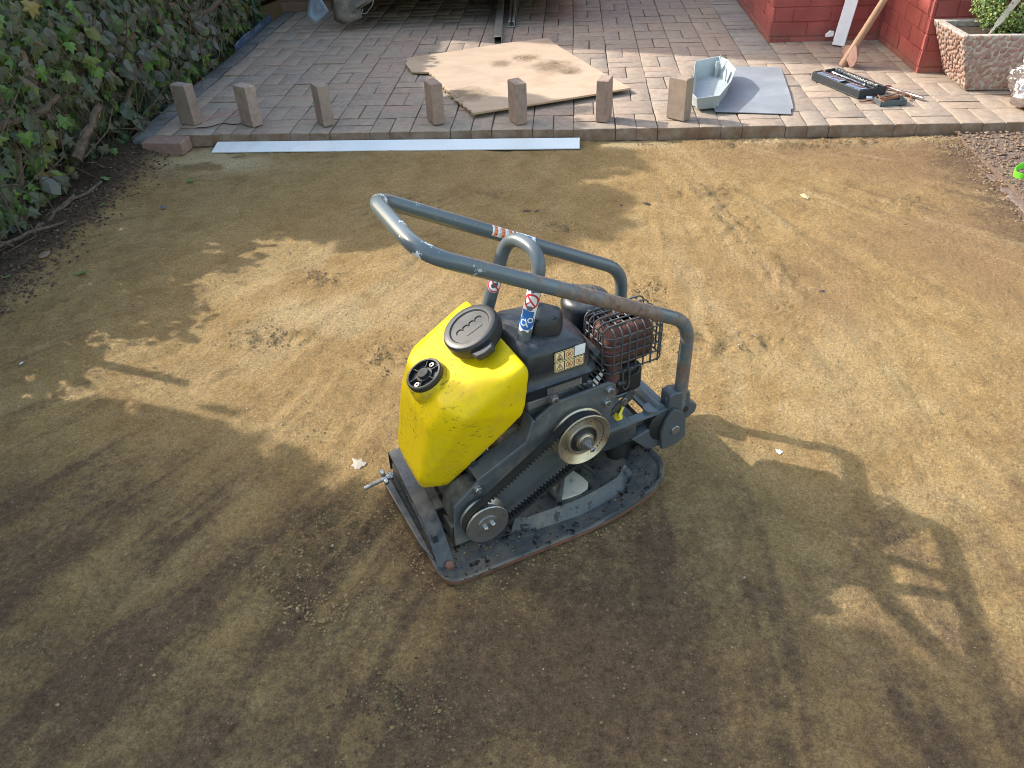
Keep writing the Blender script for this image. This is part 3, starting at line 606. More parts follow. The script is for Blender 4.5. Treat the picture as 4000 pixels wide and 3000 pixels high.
# console, deck, pivots
mb = MB(); cs = rrect(.074, .118, .335, .205, .03, 6); mb.prism(cs, lambda a, b, d: (d, a, b), .29, .522); part(mb, 'engine_console', m_black, bevel=.002)
mb = MB()
for lo, hi in (((.42,.066,.198),(.500,.37,.206)),((.500,.066,.198),(.615,.088,.206)),((.556,.088,.198),(.615,.37,.206)),((.500,.165,.198),(.556,.37,.206))): mb.box(lo, hi)
deck = part(mb, 'deck_plate', m_grey, bevel=.001)
mb = MB(); mb.box((.500,.088,.165), (.556,.165,.172)); part(mb, 'recess', m_black, deck)
mb = MB(); mb.lathe([(.019,0),(.019,.008)], (.566,.083,.2065), (0,0,1), 18); part(mb, 'lug', m_grey, deck)
for sgn, y0 in ((1, .050), (-1, .380)):
    Y_ = lambda d, s_=sgn, y_=y0: y_+s_*d
    mb = MB(); PP = [(.586,.094),(.580,.150),(.592,.186),(.612,.212),(.634,.196),(.650,.165),(.655,.112),(.628,.094)]
    mb.prism(PP, lambda a, b, d: (a, Y_(d), b), 0, .010); pv = part(mb, 'pivot_bracket', m_dgrey, bevel=.0015)
    mb = MB(); mb.prism([(.504,.150),(.575,.170),(.600,.165),(.592,.094),(.552,.098)], lambda a, b, d: (a, Y_(d), b), .014, .055); part(mb, 'foot', m_dgrey, pv, bevel=.003)
    mb = MB(); mb.lathe([(.041,0),(.046,.004),(.046,.014),(.038,.017),(.044,.021),(.044,.032)], (.597,Y_(.012),.158), (0,sgn,0), 28); part(mb, 'rubber_buffer', m_rubber, pv)
    mb = MB(); mb.lathe([(.0125,0),(.0125,.003),(.0115,.004)], (.620,Y_(0),.145), (0,-sgn,0), 22); part(mb, 'pivot_pin', m_zinc, pv)
    mb = MB(); mb.prism([(.605,.165),(.604,.245),(.620,.252),(.664,.240),(.668,.208),(.692,.188),(.688,.166),(.668,.156),(.640,.15)], lambda a, b, d: (a, Y_(d), b), .012, .050); cl = part(mb, 'clamp', m_dgrey, pv, bevel=.004)
    mb = MB(); mb.lathe([(.0085,0),(.0085,.002)], (.655,Y_(.012),.188), (0,-sgn,0), 16); part(mb, 'hole', m_blk, cl)
mb = MB(); mb.tube([(.585,.075,.205),(.585,.36,.205)], .0165, 18); part(mb, 'cross_tube', m_grey)
# handle
HP = [(.646,.077,.18),(.647,.077,.436),(.035,.077,.775),(.035,.353,.775),(.647,.353,.436),(.646,.353,.18)]
mb = MB(); mb.tube(fillet(HP, [.055,.070,.060,.055], 10), .0160, 22); handle = part(mb, 'handle', m_handle, smooth=60)
# lifting loop
LP = [(.228,.14,.37),(.309,.14,.672),(.290,.262,.668),(.198,.262,.40)]
mb = MB(); mb.tube(fillet(LP, [.060,.055], 10), .0148, 20); loop = part(mb, 'lifting_loop', m_grey, smooth=60)
# stickers: flat shapes wrapped onto tubes or laid on faces
def disc(cx, cy, rr, n=24): return [(cx+rr*math.cos(2*math.pi*k/n), cy+rr*math.sin(2*math.pi*k/n)) for k in range(n)]
def put(mb, poly, fn, lay):                            # patch finely enough meshed to follow a tube
    if len(poly) < 12: poly = [(p_[0]+(q_[0]-p_[0])*k/4, p_[1]+(q_[1]-p_[1])*k/4) for p_, q_ in zip(poly, poly[1:]+poly[:1]) for k in range(4)]
    n = len(poly); cx, cy = sum(p_[0] for p_ in poly)/n, sum(p_[1] for p_ in poly)/n
    vs = [fn(cx+(a-cx)*k, cy+(b-cy)*k, lay) for k in (1, .72, .44, .2) for a, b in poly]+[fn(cx, cy, lay)]
    mb.add(vs, [(r_*n+i, r_*n+(i+1) % n, (r_+1)*n+(i+1) % n, (r_+1)*n+i) for r_ in range(3) for i in range(n)]+[(3*n+i, 3*n+(i+1) % n, 4*n) for i in range(n)])
def put_ring(mb, cx, cy, r0_, r1_, fn, lay, n=24):
    a, b = disc(cx, cy, r1_, n), disc(cx, cy, r0_, n); mb.add([fn(*q_, lay) for q_ in a+b], [(k, (k+1) % n, n+(k+1) % n, n+k) for k in range(n)])
def grid_rect(mb, x0, y0, x1, y1, fn, lay, nu=2, nv=8, rag=0):
    vs = []
    for i in range(nu+1):
        for j in range(nv+1):
            a, b = x0+(x1-x0)*i/nu, y0+(y1-y0)*j/nv
            if rag and (i in (0, nu) or j in (0, nv)): a += random.uniform(-rag, rag); b += random.uniform(-rag, rag)*.6
            vs.append(fn(a, b, lay))
    mb.add(vs, [(i*(nv+1)+j, (i+1)*(nv+1)+j, (i+1)*(nv+1)+j+1, i*(nv+1)+j+1) for i in range(nu) for j in range(nv)])
def bar(mb, x0, y0, x1, y1, w, fn, lay):
    d = Vector((x1-x0, y1-y0)).normalized()*w/2; put(mb, [(x0-d.y, y0+d.x), (x0+d.y, y0-d.x), (x1+d.y, y1-d.x), (x1-d.y, y1+d.x)], fn, lay)
cam_l = Matrix.Rotation(-A30, 3, 'Z') @ (cp-MO)
def on_tube(P, Q, rr, t0, roll=0):
    P, Q = Vector(P), Vector(Q); ax = (Q-P).normalized(); c0 = P+(Q-P)*t0; d = cam_l-c0; d = (d-ax*d.dot(ax)).normalized(); d = Matrix.Rotation(R(roll), 3, ax) @ d; e = ax.cross(d)
    return lambda a, b, lay: c0+ax*a+(rr+.0004+lay*.00035)*(math.cos(b/rr)*d+math.sin(b/rr)*e)
fn = on_tube(LP[0], LP[1], .0148, .60, -6)           # nearer leg: worn ban sign above blue ear and eye protection sign
mb = MB(); grid_rect(mb, -.046, -.0185, .044, .0185, fn, 0, 12, 10, .0026); mb.ci = 1
put_ring(mb, .024, 0, .0130, .0172, fn, 1); bar(mb, .012, .012, .036, -.012, .0038, fn, 1); bar(mb, .013, -.010, .024, -.001, .0022, fn, 1)
mb.ci = 2; put(mb, disc(-.024, 0, .0178), fn, 1); grid_rect(mb, -.012, -.015, .003, .012, fn, 1, 3, 5, .0012); mb.ci = 0
put_ring(mb, -.026, -.006, .0050, .0072, fn, 2, 16); put_ring(mb, -.018, .007, .0038, .0062, fn, 2, 16); bar(mb, -.034, .004, -.016, -.004, .0022, fn, 2)
mb.ci = 3; put(mb, [(.008,-.006),(.013,-.003),(.014,.004),(.007,.007),(.003,.004),(.004,-.005)], fn, 2); put(mb, [(-.046,.008),(-.038,.010),(-.040,.017),(-.047,.016)], fn, 3)
part(mb, 'sticker', [m_white, m_red, m_blue, m_grey], loop, smooth=0)
fn = on_tube(LP[3], LP[2], .0148, .60, 10)
mb = MB(); put(mb, disc(0, 0, .0180), fn, 0); mb.ci = 1; put_ring(mb, 0, 0, .0138, .0170, fn, 1); bar(mb, -.010, .010, .010, -.010, .0032, fn, 2); mb.ci = 2
put(mb, [(-.008,-.005),(-.003,-.009),(.004,-.004),(.008,.004),(.001,.007),(-.005,.004)], fn, 1); part(mb, 'sticker', [m_white, m_red, m_grey], loop, smooth=0)
fn = on_tube(HP[4], HP[3], .0158, .545, 20)
mb = MB(); grid_rect(mb, -.030, -.013, .030, .013, fn, 0, 4, 8, .0012); mb.ci = 1
for a in (-.019, .001, .021): grid_rect(mb, a-.0055, -.012, a+.0045, .012, fn, 1, 1, 6)
mb.ci = 2
for a in (-.019, .001, .021):
    for b in (-.007, .0, .007): put(mb, [(a-.003, b-.002), (a+.002, b), (a-.003, b+.002)], fn, 2)
mb.ci = 3
for a in (-.012, .008):
    for b in (-.009, -.006, -.003, 0, .003, .006, .009): bar(mb, a-.003, b, a+.004, b, .0007, fn, 1)
part(mb, 'sticker', [m_white, m_org, m_red, m_grey], handle, smooth=0)
fn = on_tube(HP[4], HP[3], .0158, .455, 30)
mb = MB(); grid_rect(mb, -.028, -.012, .026, .012, fn, 0, 8, 6, .003); mb.ci = 1; put(mb, disc(.008, 0, .0085, 16), fn, 1); grid_rect(mb, -.016, -.006, -.004, .008, fn, 1, 2, 4, .001); part(mb, 'sticker', [m_white, m_blue], handle, smooth=0)
# water tank
TP = []
for s_ in (-1, 1):
    y_ = lambda v: .2+s_*(.2-v)
    TP += [(.220,y_(.052),.487),(.228,y_(.046),.466),(.214,y_(.050),.36),(.050,y_(.096),.410),(.078,y_(.049),.398),(.016,y_(.118),.352),(.060,y_(.069),.334),(.056,y_(.136),.148),(-.006,y_(.158),.148),(-.016,y_(.125),.20),(.12,y_(.085),.262)]
tank = hull_obj('water_tank', TP, m_yel, mach, 0, 1, 180)
mo = tank.modifiers.new('r', 'REMESH'); mo.mode = 'VOXEL'; mo.voxel_size = .0045; mo.use_smooth_shade = True
mo = tank.modifiers.new('s', 'SMOOTH'); mo.factor = .5; mo.iterations = 34
tn = Vector((-.425, 0, .905)).normalized(); tx_ = Vector((0, 1, 0)); ty_ = tn.cross(tx_)
base0 = Vector((.182, .2, .470))
mb = MB(); mb.lathe([(.050,-.004),(.050,.012),(.062,.014),(.064,.02),(.064,.042),(.0605,.0475),(.057,.049),(.047,.0485),(.044,.0455),(.0435,.0455),(.001,.0455)], base0, tn, 48); capo = part(mb, 'tank_cap', m_cap, tank, smooth=28)
mb = MB(); cc = base0+tn*.028; dd = (ty_*.12-tx_*.99).normalized(); ee = tn.cross(dd)
mb.prism([(.050,-.030),(.080,-.020),(.084,0),(.080,.020),(.050,.030)], lambda a, b, d: cc+dd*a+ee*b+tn*d, -.010, .006); part(mb, 'tab', m_cap, capo, bevel=.003)
wv = lambda a, b, d=.0462: base0+tn*d-ty_*a+tx_*b
mb = MB(); path = []
for q_ in range(4):
    for k in range(9):
        a = math.pi*k/8; path.append(wv(-.032+q_*.0160+.0080*(1-math.cos(a)), .004+.0075*math.sin(a)))
mb.tube(path, .0013, 6); part(mb, 'wave_mark', m_rubber, capo)
mb = MB(); mb.prism([(x_+.004, y_-.017) for x_, y_ in rrect(-.020,-.0032,.020,.0032,.003,4)], lambda a, b, d: wv(a, b, .0457+d), 0, .0007); part(mb, 'slot', m_blk, capo)
kb = Vector((.057, .2, .412))
mb = MB(); mb.lathe([(.050,-.02),(.046,.004),(.043,.008)], kb, tn, 36); part(mb, 'knob_seat', m_yel, tank)
mb = MB(); mb.lathe([(.041,.004),(.042,.008),(.042,.019),(.040,.021),(.036,.021),(.0355,.011),(.019,.011),(.019,.015),(.0185,.017),(.013,.017),(.013,.0235),(.012,.0245)], kb, tn, 40); kn = part(mb, 'valve_knob', m_cap, tank, smooth=28)
mb = MB()
for k in range(6):
    a = R(60*k+20); d = tx_*math.cos(a)+ty_*math.sin(a); e = tn.cross(d); o_ = kb+tn*.0105
    mb.add([o_+d*q_*1.0+e*w*.0009+tn*h for q_ in (.018, .036) for w in (-1, 1) for h in (0, .0085)], [(0,1,5,4),(2,3,7,6),(1,3,7,5),(0,2,6,4)])
part(mb, 'spokes', m_cap, kn, smooth=0)
for a in (115, 295):
    mb = MB(); d = tx_*math.cos(R(a))+ty_*math.sin(R(a)); mb.lathe([(.0062,.012),(.0062,.0165),(.0028,.0165),(.0028,.014)], kb+d*.0275, tn, 14)
    part(mb, 'bushing', m_zinc, kn)
mb = MB(); mb.box((.10,.10,.05), (.112,.30,.30)); mb.box((.112,.12,.05), (.21,.132,.22)); mb.box((.112,.27,.05), (.21,.282,.22)); part(mb, 'tank_bracket', m_black, bevel=.002)
# engine
mb = MB(); mb.box((.245,.100,.205), (.412,.31,.352), ch=.012); mb.box((.24,.092,.325), (.30,.11,.350)); mb.lathe([(.055,0),(.055,.02),(.04,.022)], (.325,.100,.27), (0,-1,0), 26); part(mb, 'crankcase', m_alu, bevel=.004)
mb = MB(); 
for k in range(4):
    vs_, fs_ = rock(.022+.008*random.random(), 40+k); mb.add([(x_+.215+.02*(k % 2), y_+.105+.03*k, z_+.215+.022*(k % 3)) for x_, y_, z_ in vs_], fs_)
part(mb, 'cream_lumps', m_cream, smooth=0)  # cream-coloured lumps between tank and side plate
mb = MB(); mb.box((.195,.10,.12), (.24,.25,.20), ch=.006); part(mb, 'sump', m_cream, bevel=.004)
mb = MB(); ca2 = Vector((.80, 0, .60)).normalized(); cb2 = Vector((0, 1, 0)); cn2 = ca2.cross(cb2)
for k in range(9):
    o_ = Vector((.385,.185,.318))+ca2*(.010*k); w = .088-.002*k
    mb.prism(rrect(-w, -.05, w, .05, .02, 4), lambda a, b, d: o_+cb2*a+cn2*b+ca2*d, 0, .0032)
mb.prism(rrect(-.06, -.034, .06, .034, .02, 4), lambda a, b, d: Vector((.385,.185,.318))+cb2*a+cn2*b+ca2*d, -.02, .094); part(mb, 'cooling_fins', m_black, smooth=30)
FT = []
for s_, e_ in ((.384, 0), (.398, .004), (.405, -.004)): pass
mb = MB(); prof = [(.352,-.004,.02),(.380,-.004,.02),(.382,.008,.03),(.390,.009,.03),(.397,.0,.03),(.425,-.001,.032),(.458,-.004,.036),(.474,-.011,.042),(.483,-.026,.045),(.487,-.055,.03)]
vs = []; 
for z_, g_, rd in prof:
    for a, b in rrect(.222-g_, .086-g_, .405+g_, .285+g_, rd, 5): vs.append((a, b, z_+(.30-a)*.10*(z_ > .43)))
k_ = len(rrect(0,0,1,1,.1,5)); mb.add(vs, [(i*k_+q_, i*k_+(q_+1) % k_, (i+1)*k_+(q_+1) % k_, (i+1)*k_+q_) for i in range(len(prof)-1) for q_ in range(k_)]+[tuple((len(prof)-1)*k_+q_ for q_ in range(k_))])
ft = part(mb, 'fuel_tank', m_fuel, smooth=55)
mb = MB(); nlob = 30; vs = []
for z_, rr in ((.480,.036),(.486,.043),(.510,.042),(.519,.038),(.522,.030)):
    for k in range(nlob): a = 2*math.pi*k/nlob; q_ = rr*(1+.05*math.cos(a*5)); vs.append((.318+q_*math.cos(a), .160+q_*math.sin(a), z_))
mb.add(vs, [(i*nlob+k, i*nlob+(k+1) % nlob, (i+1)*nlob+(k+1) % nlob, (i+1)*nlob+k) for i in range(4) for k in range(nlob)]+[tuple(4*nlob+k for k in range(nlob))]); fc = part(mb, 'fuel_cap', m_cap, ft, smooth=35)
for k in range(5):
    a = 2*math.pi*k/5; mb = MB()
    for w in (-.12, 0, .12): mb.box((-.004,-.0012,0), (.006,.0012,.0012), Matrix.Translation((.318+.030*math.cos(a+w), .160+.031*math.sin(a+w), .5215)) @ Matrix.Rotation(a+w, 4, 'Z'))
    part(mb, 'grip_rib', m_cap, fc, smooth=0)
# warning sticker on the near face of the fuel tank
fy = lambda a, b, lay: (.304+a, .0862-lay*.0003+.0, .4105+b)
mb = MB(); put(mb, [(q_[0], q_[1]) for q_ in rrect(0,0,.073,.0255,.003,3)], fy, 0); put(mb, rrect(0,.0255,.048,.052,.003,3), fy, 0)
mb.ci = 1; put(mb, [(.049,.028),(.074,.028),(.076,.054),(.049,.054)], fy, 0); mb.ci = 2
for x0 in (.0015, .025, .0492):
    for y0 in (.0015, .0275):
        if x0 > .04 and y0 > .02: continue
        for a in ((x0,y0,x0+.0222,y0),(x0+.0222,y0,x0+.0222,y0+.0225),(x0+.0222,y0+.0225,x0,y0+.0225),(x0,y0+.0225,x0,y0)): bar(mb, *a, .0011, fy, 1)
for x0, y0 in ((.0015,.0015),(.0015,.0275)):
    t_ = [(x0+.003,y0+.003),(x0+.0195,y0+.003),(x0+.0112,y0+.019)]
    for i in range(3): bar(mb, *t_[i], *t_[(i+1) % 3], .0014, fy, 1)
    bar(mb, x0+.0112, y0+.0075, x0+.0112, y0+.0145, .0017, fy, 2); put(mb, disc(x0+.0112, y0+.0055, .0011, 8), fy, 2)
for a in ((.0075,.0325,.016,.0325),(.008,.0325,.0125,.037),(.0125,.037,.0165,.0325)): bar(mb, *a, .0014, fy, 2)
for x0, y0 in ((.025,.0015),(.0492,.0015),(.025,.0275)):
    mb.ci = 2; bar(mb, x0+.008, y0+.007, x0+.014, y0+.015, .0022, fy, 1); bar(mb, x0+.009, y0+.015, x0+.013, y0+.008, .0014, fy, 1)
    mb.ci = 3; put_ring(mb, x0+.0112, y0+.0112, .0071, .0085, fy, 2); bar(mb, x0+.0055, y0+.017, x0+.017, y0+.0055, .0014, fy, 3)
part(mb, 'warning_sticker', [m_stk, m_white, m_blk, m_stkr], ft, smooth=0)
fy = lambda a, b, lay: (.288+a, .0893-lay*.0003, .354+b)
m_serial = flat('serial_plate', (.20, .185, .165), .4)
mb = MB(); mb.prism([(0,0),(.086,0),(.086,.024),(0,.024)], lambda a, b, d: (.288+a, .0893+d, .354+b), 0, .0015); mb.ci = 1
for k in range(7):
    x_ = .003
    while x_ < .080:
        w = random.uniform(.003, .010); bar(mb, x_, .003+k*.0029, min(.083, x_+w), .003+k*.0029, .0008, fy, 1); x_ += w+.0015
part(mb, 'serial_plate', [m_serial, m_blk], ft, smooth=0)
# muffler and its guard
mb = MB(); prof = [(.365,.0,.02),(.371,.012,.03),(.40,.014,.03),(.404,.018,.03),(.409,.018,.03),(.413,.014,.03),(.446,.012,.032),(.460,.002,.035),(.464,-.015,.03)]; vs = []
for z_, g_, rd in prof:
    for a, b in rrect(.468-g_, .128-g_, .572+g_, .196+g_, rd, 5): vs.append((a, b-.006, z_-.020))
mb.add(vs, [(i*k_+q_, i*k_+(q_+1) % k_, (i+1)*k_+(q_+1) % k_, (i+1)*k_+q_) for i in range(len(prof)-1) for q_ in range(k_)]+[tuple((len(prof)-1)*k_+q_ for q_ in range(k_)), tuple(range(k_))[::-1]])
for x_ in (.482, .545): mb.box((x_,.139,.442), (x_+.022,.146,.450)); mb.box((x_-.004,.164,.442), (x_+.03,.172,.448))
mb.tube([(.480,.125,.35),(.474,.118,.325),(.462,.112,.300)], .021, 14); mb.lathe([(.028,0),(.028,.010)], (.460,.112,.292), (.3,0,1), 6); muf = part(mb, 'muffler', m_rust, smooth=40)
mb = MB(); W0 = .0021
def loop3(z_, x0=.446, y0=.099, x1=.602, y1=.214, rd=.022): return [(a, b, z_) for a, b in rrect(x0, y0, x1, y1, rd, 5)]
for z_ in (.342,.366,.390,.414,.436): mb.tube(loop3(z_), W0, 7, closed=True)
for x_ in np.linspace(.462, .582, 7): mb.tube(fillet([(x_,.097,.340),(x_,.097,.456),(x_,.216,.456),(x_,.216,.34)], .02, 5), W0, 7)
for y_ in np.linspace(.118, .196, 5): mb.tube(fillet([(.444,y_,.340),(.444,y_,.4595),(.604,y_,.4595),(.604,y_,.34)], .02, 5), W0, 7)
mb.tube(fillet([(.487,.095,.345),(.487,.094,.300),(.496,.094,.285),(.505,.094,.300),(.505,.095,.345)], .006, 4), W0*1.1, 7); part(mb, 'muffler_guard', m_wire, smooth=60)
# air filter drum behind, carburettor, dipstick
mb = MB(); mb.lathe([(.058,-.10),(.062,-.09),(.062,-.02),(.060,-.012),(.052,-.002),(.046,0),(.020,.003)], (.502,.286,.442), (0,0,1), 36); af = part(mb, 'air_filter', m_fuel, smooth=35)
mb = MB()
for k in range(7):
    w = .036*math.cos(R(-60+20*k)); mb.box((.470+.0095*k, .286-w, .446), (.4735+.0095*k, .286+w, .4495))
mb.lathe([(.012,0),(.012,.008),(.006,.009)], (.488,.318,.446), (0,0,1), 12); part(mb, 'cover_ribs', m_fuel, af, bevel=.001)
mb = MB(); mb.box((.43,.20,.30), (.53,.30,.35), ch=.01); mb.box((.47,.10,.265), (.545,.13,.345), ch=.008); part(mb, 'carburettor', m_rubber, bevel=.005)
mb = MB(); mb.tube(fillet([(.44,.22,.33),(.455,.16,.345),(.42,.10,.372),(.40,.092,.385)], .04, 5), .0042, 8); part(mb, 'fuel_line', m_rubber)
mb = MB(); mb.tube(fillet([(.49,.11,.31),(.53,.085,.33),(.54,.12,.345),(.47,.20,.34)], .03, 5), .0034, 8); mb.lathe([(.010,0),(.010,.03),(.007,.034)], (.50,.105,.30), (-.7,-.2,.3), 12); part(mb, 'spark_lead', m_rubber)
mb = MB(); mb.tube(fillet([(.25,.30,.42),(.20,.30,.36),(.24,.22,.30),(.30,.12,.215),(.44,.105,.212)], .05, 5), .0028, 8); part(mb, 'throttle_cable', m_rubber)
mb = MB()
for k in range(260):
    u_ = random.random(); x_, y_ = (random.uniform(.02,.54), random.uniform(-.012,.05)) if u_ < .5 else ((random.uniform(.03,.17), random.uniform(.03,.12)) if u_ < .75 else (random.uniform(.50,.56), random.uniform(.06,.30)))
    rr_ = .0007+.0026*random.random()**2.5; vs_, fs_ = rock(rr_, random.random()); z0_ = zb(x_)+.0168; mb.add([(a+x_, b+y_, c+z0_) for a, b, c in vs_], fs_)
sg_ = part(mb, 'caked_sand', m_crumb, plate, smooth=0); sg_['kind'] = 'stuff'
mb = MB(); mb.lathe([(.013,0),(.013,.010)], (.470,.088,.222), (.5,-.5,.6), 14); mb.box((-.014,-.003,0), (.014,.003,.012), Matrix.Translation((.478,.082,.232)) @ Euler((.3,-.5,.6)).to_matrix().to_4x4()); part(mb, 'dipstick', flat('dipstick_yellow', (.75, .62, .03)), bevel=.001)

# ------------------------------------------------------------------ painted brick house wall
house = empty('house_wall', (1.882, 1.478, 0)); tag(house, 'red painted brick house wall standing at the edge of the paving', 'wall')
ho = house.location
mb = MB(); mb.prism([(1.2215,4.2),(1.2215,1.4825),(1.8865,1.4825),(1.8865,.7905),(4.2,.7905),(4.2,4.2)], lambda a, b, d: (a-ho.x, b-ho.y, d), -.09, 2.7); part(mb, 'masonry', m_redwall, house, smooth=0)
BWH = []
for k in range(8):
    g = random.Random(100+k); me_ = MB(); me_.box((0, -.0, -.0395), (.217, .012, .0395), ch=.0030); vs = [(a+g.uniform(-.002,.002), b, c+g.uniform(-.0025,.0025)) for a, b, c in me_.v]
    me = bpy.data.meshes.new('brick'); me.from_pydata(vs, [], me_.f); me.materials.append(m_redwall); BWH.append(me)
def wall_run(p0, p1, normal_in, courses, first):
    p0, p1 = Vector(p0), Vector(p1); d = (p1-p0); L = d.length; d.normalize(); a = math.atan2(d.y, d.x)
    flip = Vector((-d.y, d.x)).dot(Vector(normal_in)) < 0
    for c in range(courses):
        z = -.012+.084*c; t = 0; odd = (c+first) % 2
        t = .018 if odd else 0.0; w = (.105 if odd else .217)
        while t < L-.03:
            ww = min(w, L-t-.004); me = BWH[(c*7+int(t*10)) % 8]
            o = bpy.data.objects.new('brick', me); C.objects.link(o); o.parent = house; q_ = p0+d*t
            pr = random.gauss(0, .0010)
            if not flip: o.location = (q_.x-ho.x+d.y*pr, q_.y-ho.y-d.x*pr, z); o.rotation_euler = (0, 0, a); o.scale = (ww/.217, 1, 1)
            else: o.location = (q_.x+d.x*ww-ho.x-d.y*pr, q_.y+d.y*ww-ho.y+d.x*pr, z); o.rotation_euler = (0, 0, a+math.pi); o.scale = (ww/.217, 1, 1)
            t += ww+.008; w = .217
wall_run((1.217,1.478), (1.217,3.0), (1,0), 6, 0)
wall_run((1.217,1.478), (1.868,1.478), (0,1), 6, 1)
wall_run((1.882,.786), (1.882,1.474), (1,0), 7, 0)
wall_run((1.882,.786), (2.75,.786), (0,1), 7, 1)

# ------------------------------------------------------------------ bricks set out along the paving edge
def blk(name, dims, mat, seed=0):
    g = random.Random(seed); mb = MB(); a, b, c = dims; mb.box((-a/2,-b/2,0), (a/2,b/2,c), ch=.0035); mb.v = [(x+g.uniform(-.0012,.0012), y+g.uniform(-.0012,.0012), z+(g.uniform(-.0012,.0012) if z > .01 else 0)) for x, y, z in mb.v]
    o = mb.build(name, mat, None, smooth=0); o.modifiers.new('b', 'BEVEL').width = .0015; o.modifiers['b'].segments = 2; return o
m_sbrick = brick_mat('set_brick', False, [(0, (.22, .165, .135)), (.3, (.27, .21, .175)), (.6, (.28, .185, .145)), (1, (.33, .255, .215))])
SB = [(-1.954,.119,68,.06,.1,'upright brindle brick standing at the hedge end of the row'),(-1.629,.078,55,.06,.1,'upright brindle brick beside the pink string on the paving'),(-1.260,.068,35,.06,.1,'upright brick on the paving, third along from the hedge'),
      (-.697,.069,29,.06,.1,'upright brick standing before the saw-toothed edge of the plywood'),(-.284,.050,26,.06,.1,'upright brick in front of the middle of the plywood board'),(.164,.069,75,.1,.06,'upright brick standing by the sharp right-angled corner of the plywood'),(.535,.065,51,.06,.1,'upright pinkish brick standing against the grey belt cover')]
for k, (x, y, th, rr, ll, lab) in enumerate(SB):
    t_ = R(th); c = Vector((x, y, 0))+Vector((math.cos(t_), math.sin(t_), 0))*rr/2+Vector((-math.sin(t_), math.cos(t_), 0))*ll/2
    o = blk('standing_brick', (rr, ll, .2), m_sbrick, k); o.location = (c.x, c.y, .003); o.rotation_euler = (0, 0, t_); tag(o, lab, 'brick', 'bricks stood on end along the paving edge')
o = blk('loose_brick', (.21, .103, .062), brick_mat('loose_brick_red', False, [(0, (.24, .15, .125)), (1, (.25, .155, .125))]), 12); o.location = (-2.038, -.058, SANDZ-.001); o.rotation_euler = (0, 0, R(-5)); tag(o, 'loose brick lying flat on pale sand beside the charcoal kerb', 'brick')

# white straightedge
mb = MB(); pr_ = [(-.100,0),(-.100,.004),(-.036,.029),(-.030,.030),(0,.014),(0,0)]
L_ = 1.828; mb.prism(pr_, lambda a, b, d: (d+(0.018*(1+a/.1) if d == 0 else 0), a, b), 0, L_)
t = NT('white_powder_coat'); c_ = t.mix(t.ramp(t.noise(7, 7, .78), [(.55, 0.0), (.72, .6)]), t.ramp(t.noise(3, 3), [(.3, (.52, .555, .58)), (.7, (.62, .64, .65))]), (.42, .42, .40))
o = mb.build('straightedge', t.done(c_, .35), smooth=20); o.location = (-1.80, .004, SANDZ+.003); o.rotation_euler = (0, 0, R(-.55)); o['label'] = 'long white metal straightedge lying on the sand before the paving'; o['category'] = 'straightedge'

# ------------------------------------------------------------------ plywood offcut
pts = [(-1.032,1.243),(-1.028,1.20),(-1.012,1.165),(-1.026,1.143),(-.995,1.06),(-.972,1.0),(-.953,.948),(-.90,.936),(-.845,.931)]
saw = [(-.845,.931),(-.738,.68),(-.633,.426),(-.507,.166)]; 
for a, b in zip(saw[:-1], saw[1:]):
    n = 9
    for k in range(n):
        w = (k+.5)/n; x_, y_ = a[0]+(b[0]-a[0])*w, a[1]+(b[1]-a[1])*w; s_ = (.006 if k % 2 else -.006)+random.uniform(-.002,.002); pts.append((x_+s_*.92, y_+s_*.4))
pts += [(-.507,.166),(-.21,.292),(.06,.414),(.304,.527),(.163,.844),(.075,1.055),(-.063,1.362),(-.167,1.634),(-.45,1.53),(-.75,1.375)]
bo = Vector((-.45, .85, 0)); mb = MB(); n = len(pts)
hz = lambda x, y: .006+.012*max(0, 1-abs((y-.166)-(x+.507)*.445)/.5)
top_ = [(x-bo.x, y-bo.y, hz(x, y)+.0095) for x, y in pts]; bot = [(x-bo.x, y-bo.y, hz(x, y)) for x, y in pts]
mb.add(top_+bot, [tuple(range(n))]); mb.add(top_+bot, [tuple(range(n))[::-1]]) if 0 else None
mb.f.append(tuple(range(2*n-1, n-1, -1))); mb.m.append(0)
for i in range(n): mb.f.append((i, n+i, n+(i+1) % n, (i+1) % n)); mb.m.append(1)
o = mb.build('plywood_board', [m_ply, m_plyedge], smooth=0); o.location = (bo.x, bo.y, .003); tag(o, 'broken plywood offcut with a saw-toothed edge lying on the paving', 'board')
def dirt_fn():
    cx, cy, sx, sy = random.choice([(-.30,1.18,.10,.05),(-.12,.98,.12,.08),(-.02,.86,.05,.05),(-.12,1.05,.06,.03),(-.55,.48,.14,.05)]); x, y = random.gauss(cx, sx), random.gauss(cy, sy); return x, y, .017+.004*max(0, 1-((x-cx)/sx)**2-((y-cy)/sy)**2)
scatter(1500, dirt_fn, .0010, .0050, m_crumb, 'dirt_pile', 'spilled sandy dirt scattered over the plywood', power=2.5)

# ------------------------------------------------------------------ belt cover, grey sheet
m_sheet = worn('grey_sheet', (.215, .235, .26), (.34, .34, .33), .5, amt=.6, scale=6)
sp2_ = [(.69,.99),(1.181,.931),(1.16,.75),(1.125,.454),(1.108,.32),(1.094,.216),(1.080,.210),(1.067,.143),(.705,.188)]
mb = MB(); mb.prism([(a-.9, b-.55) for a, b in sp2_], lambda a, b, d: (a, b, d+.004*math.sin(a*9+b*5)), 0, .003); o = mb.build('rubber_sheet', m_sheet, smooth=0); o.location = (.9, .55, .0062); tag(o, 'flat grey sheet lying under the belt cover on the paving', 'sheet')
fl = [(.606,.30),(.622,.217),(.713,.236),(.795,.44),(.831,.60),(.821,.70),(.784,.775),(.675,.712)]
rm = [(.590,.262,.070),(.606,.180,.068),(.722,.214,.070),(.806,.40,.082),(.858,.570,.094),(.838,.735,.098),(.800,.800,.100),(.662,.722,.098)]
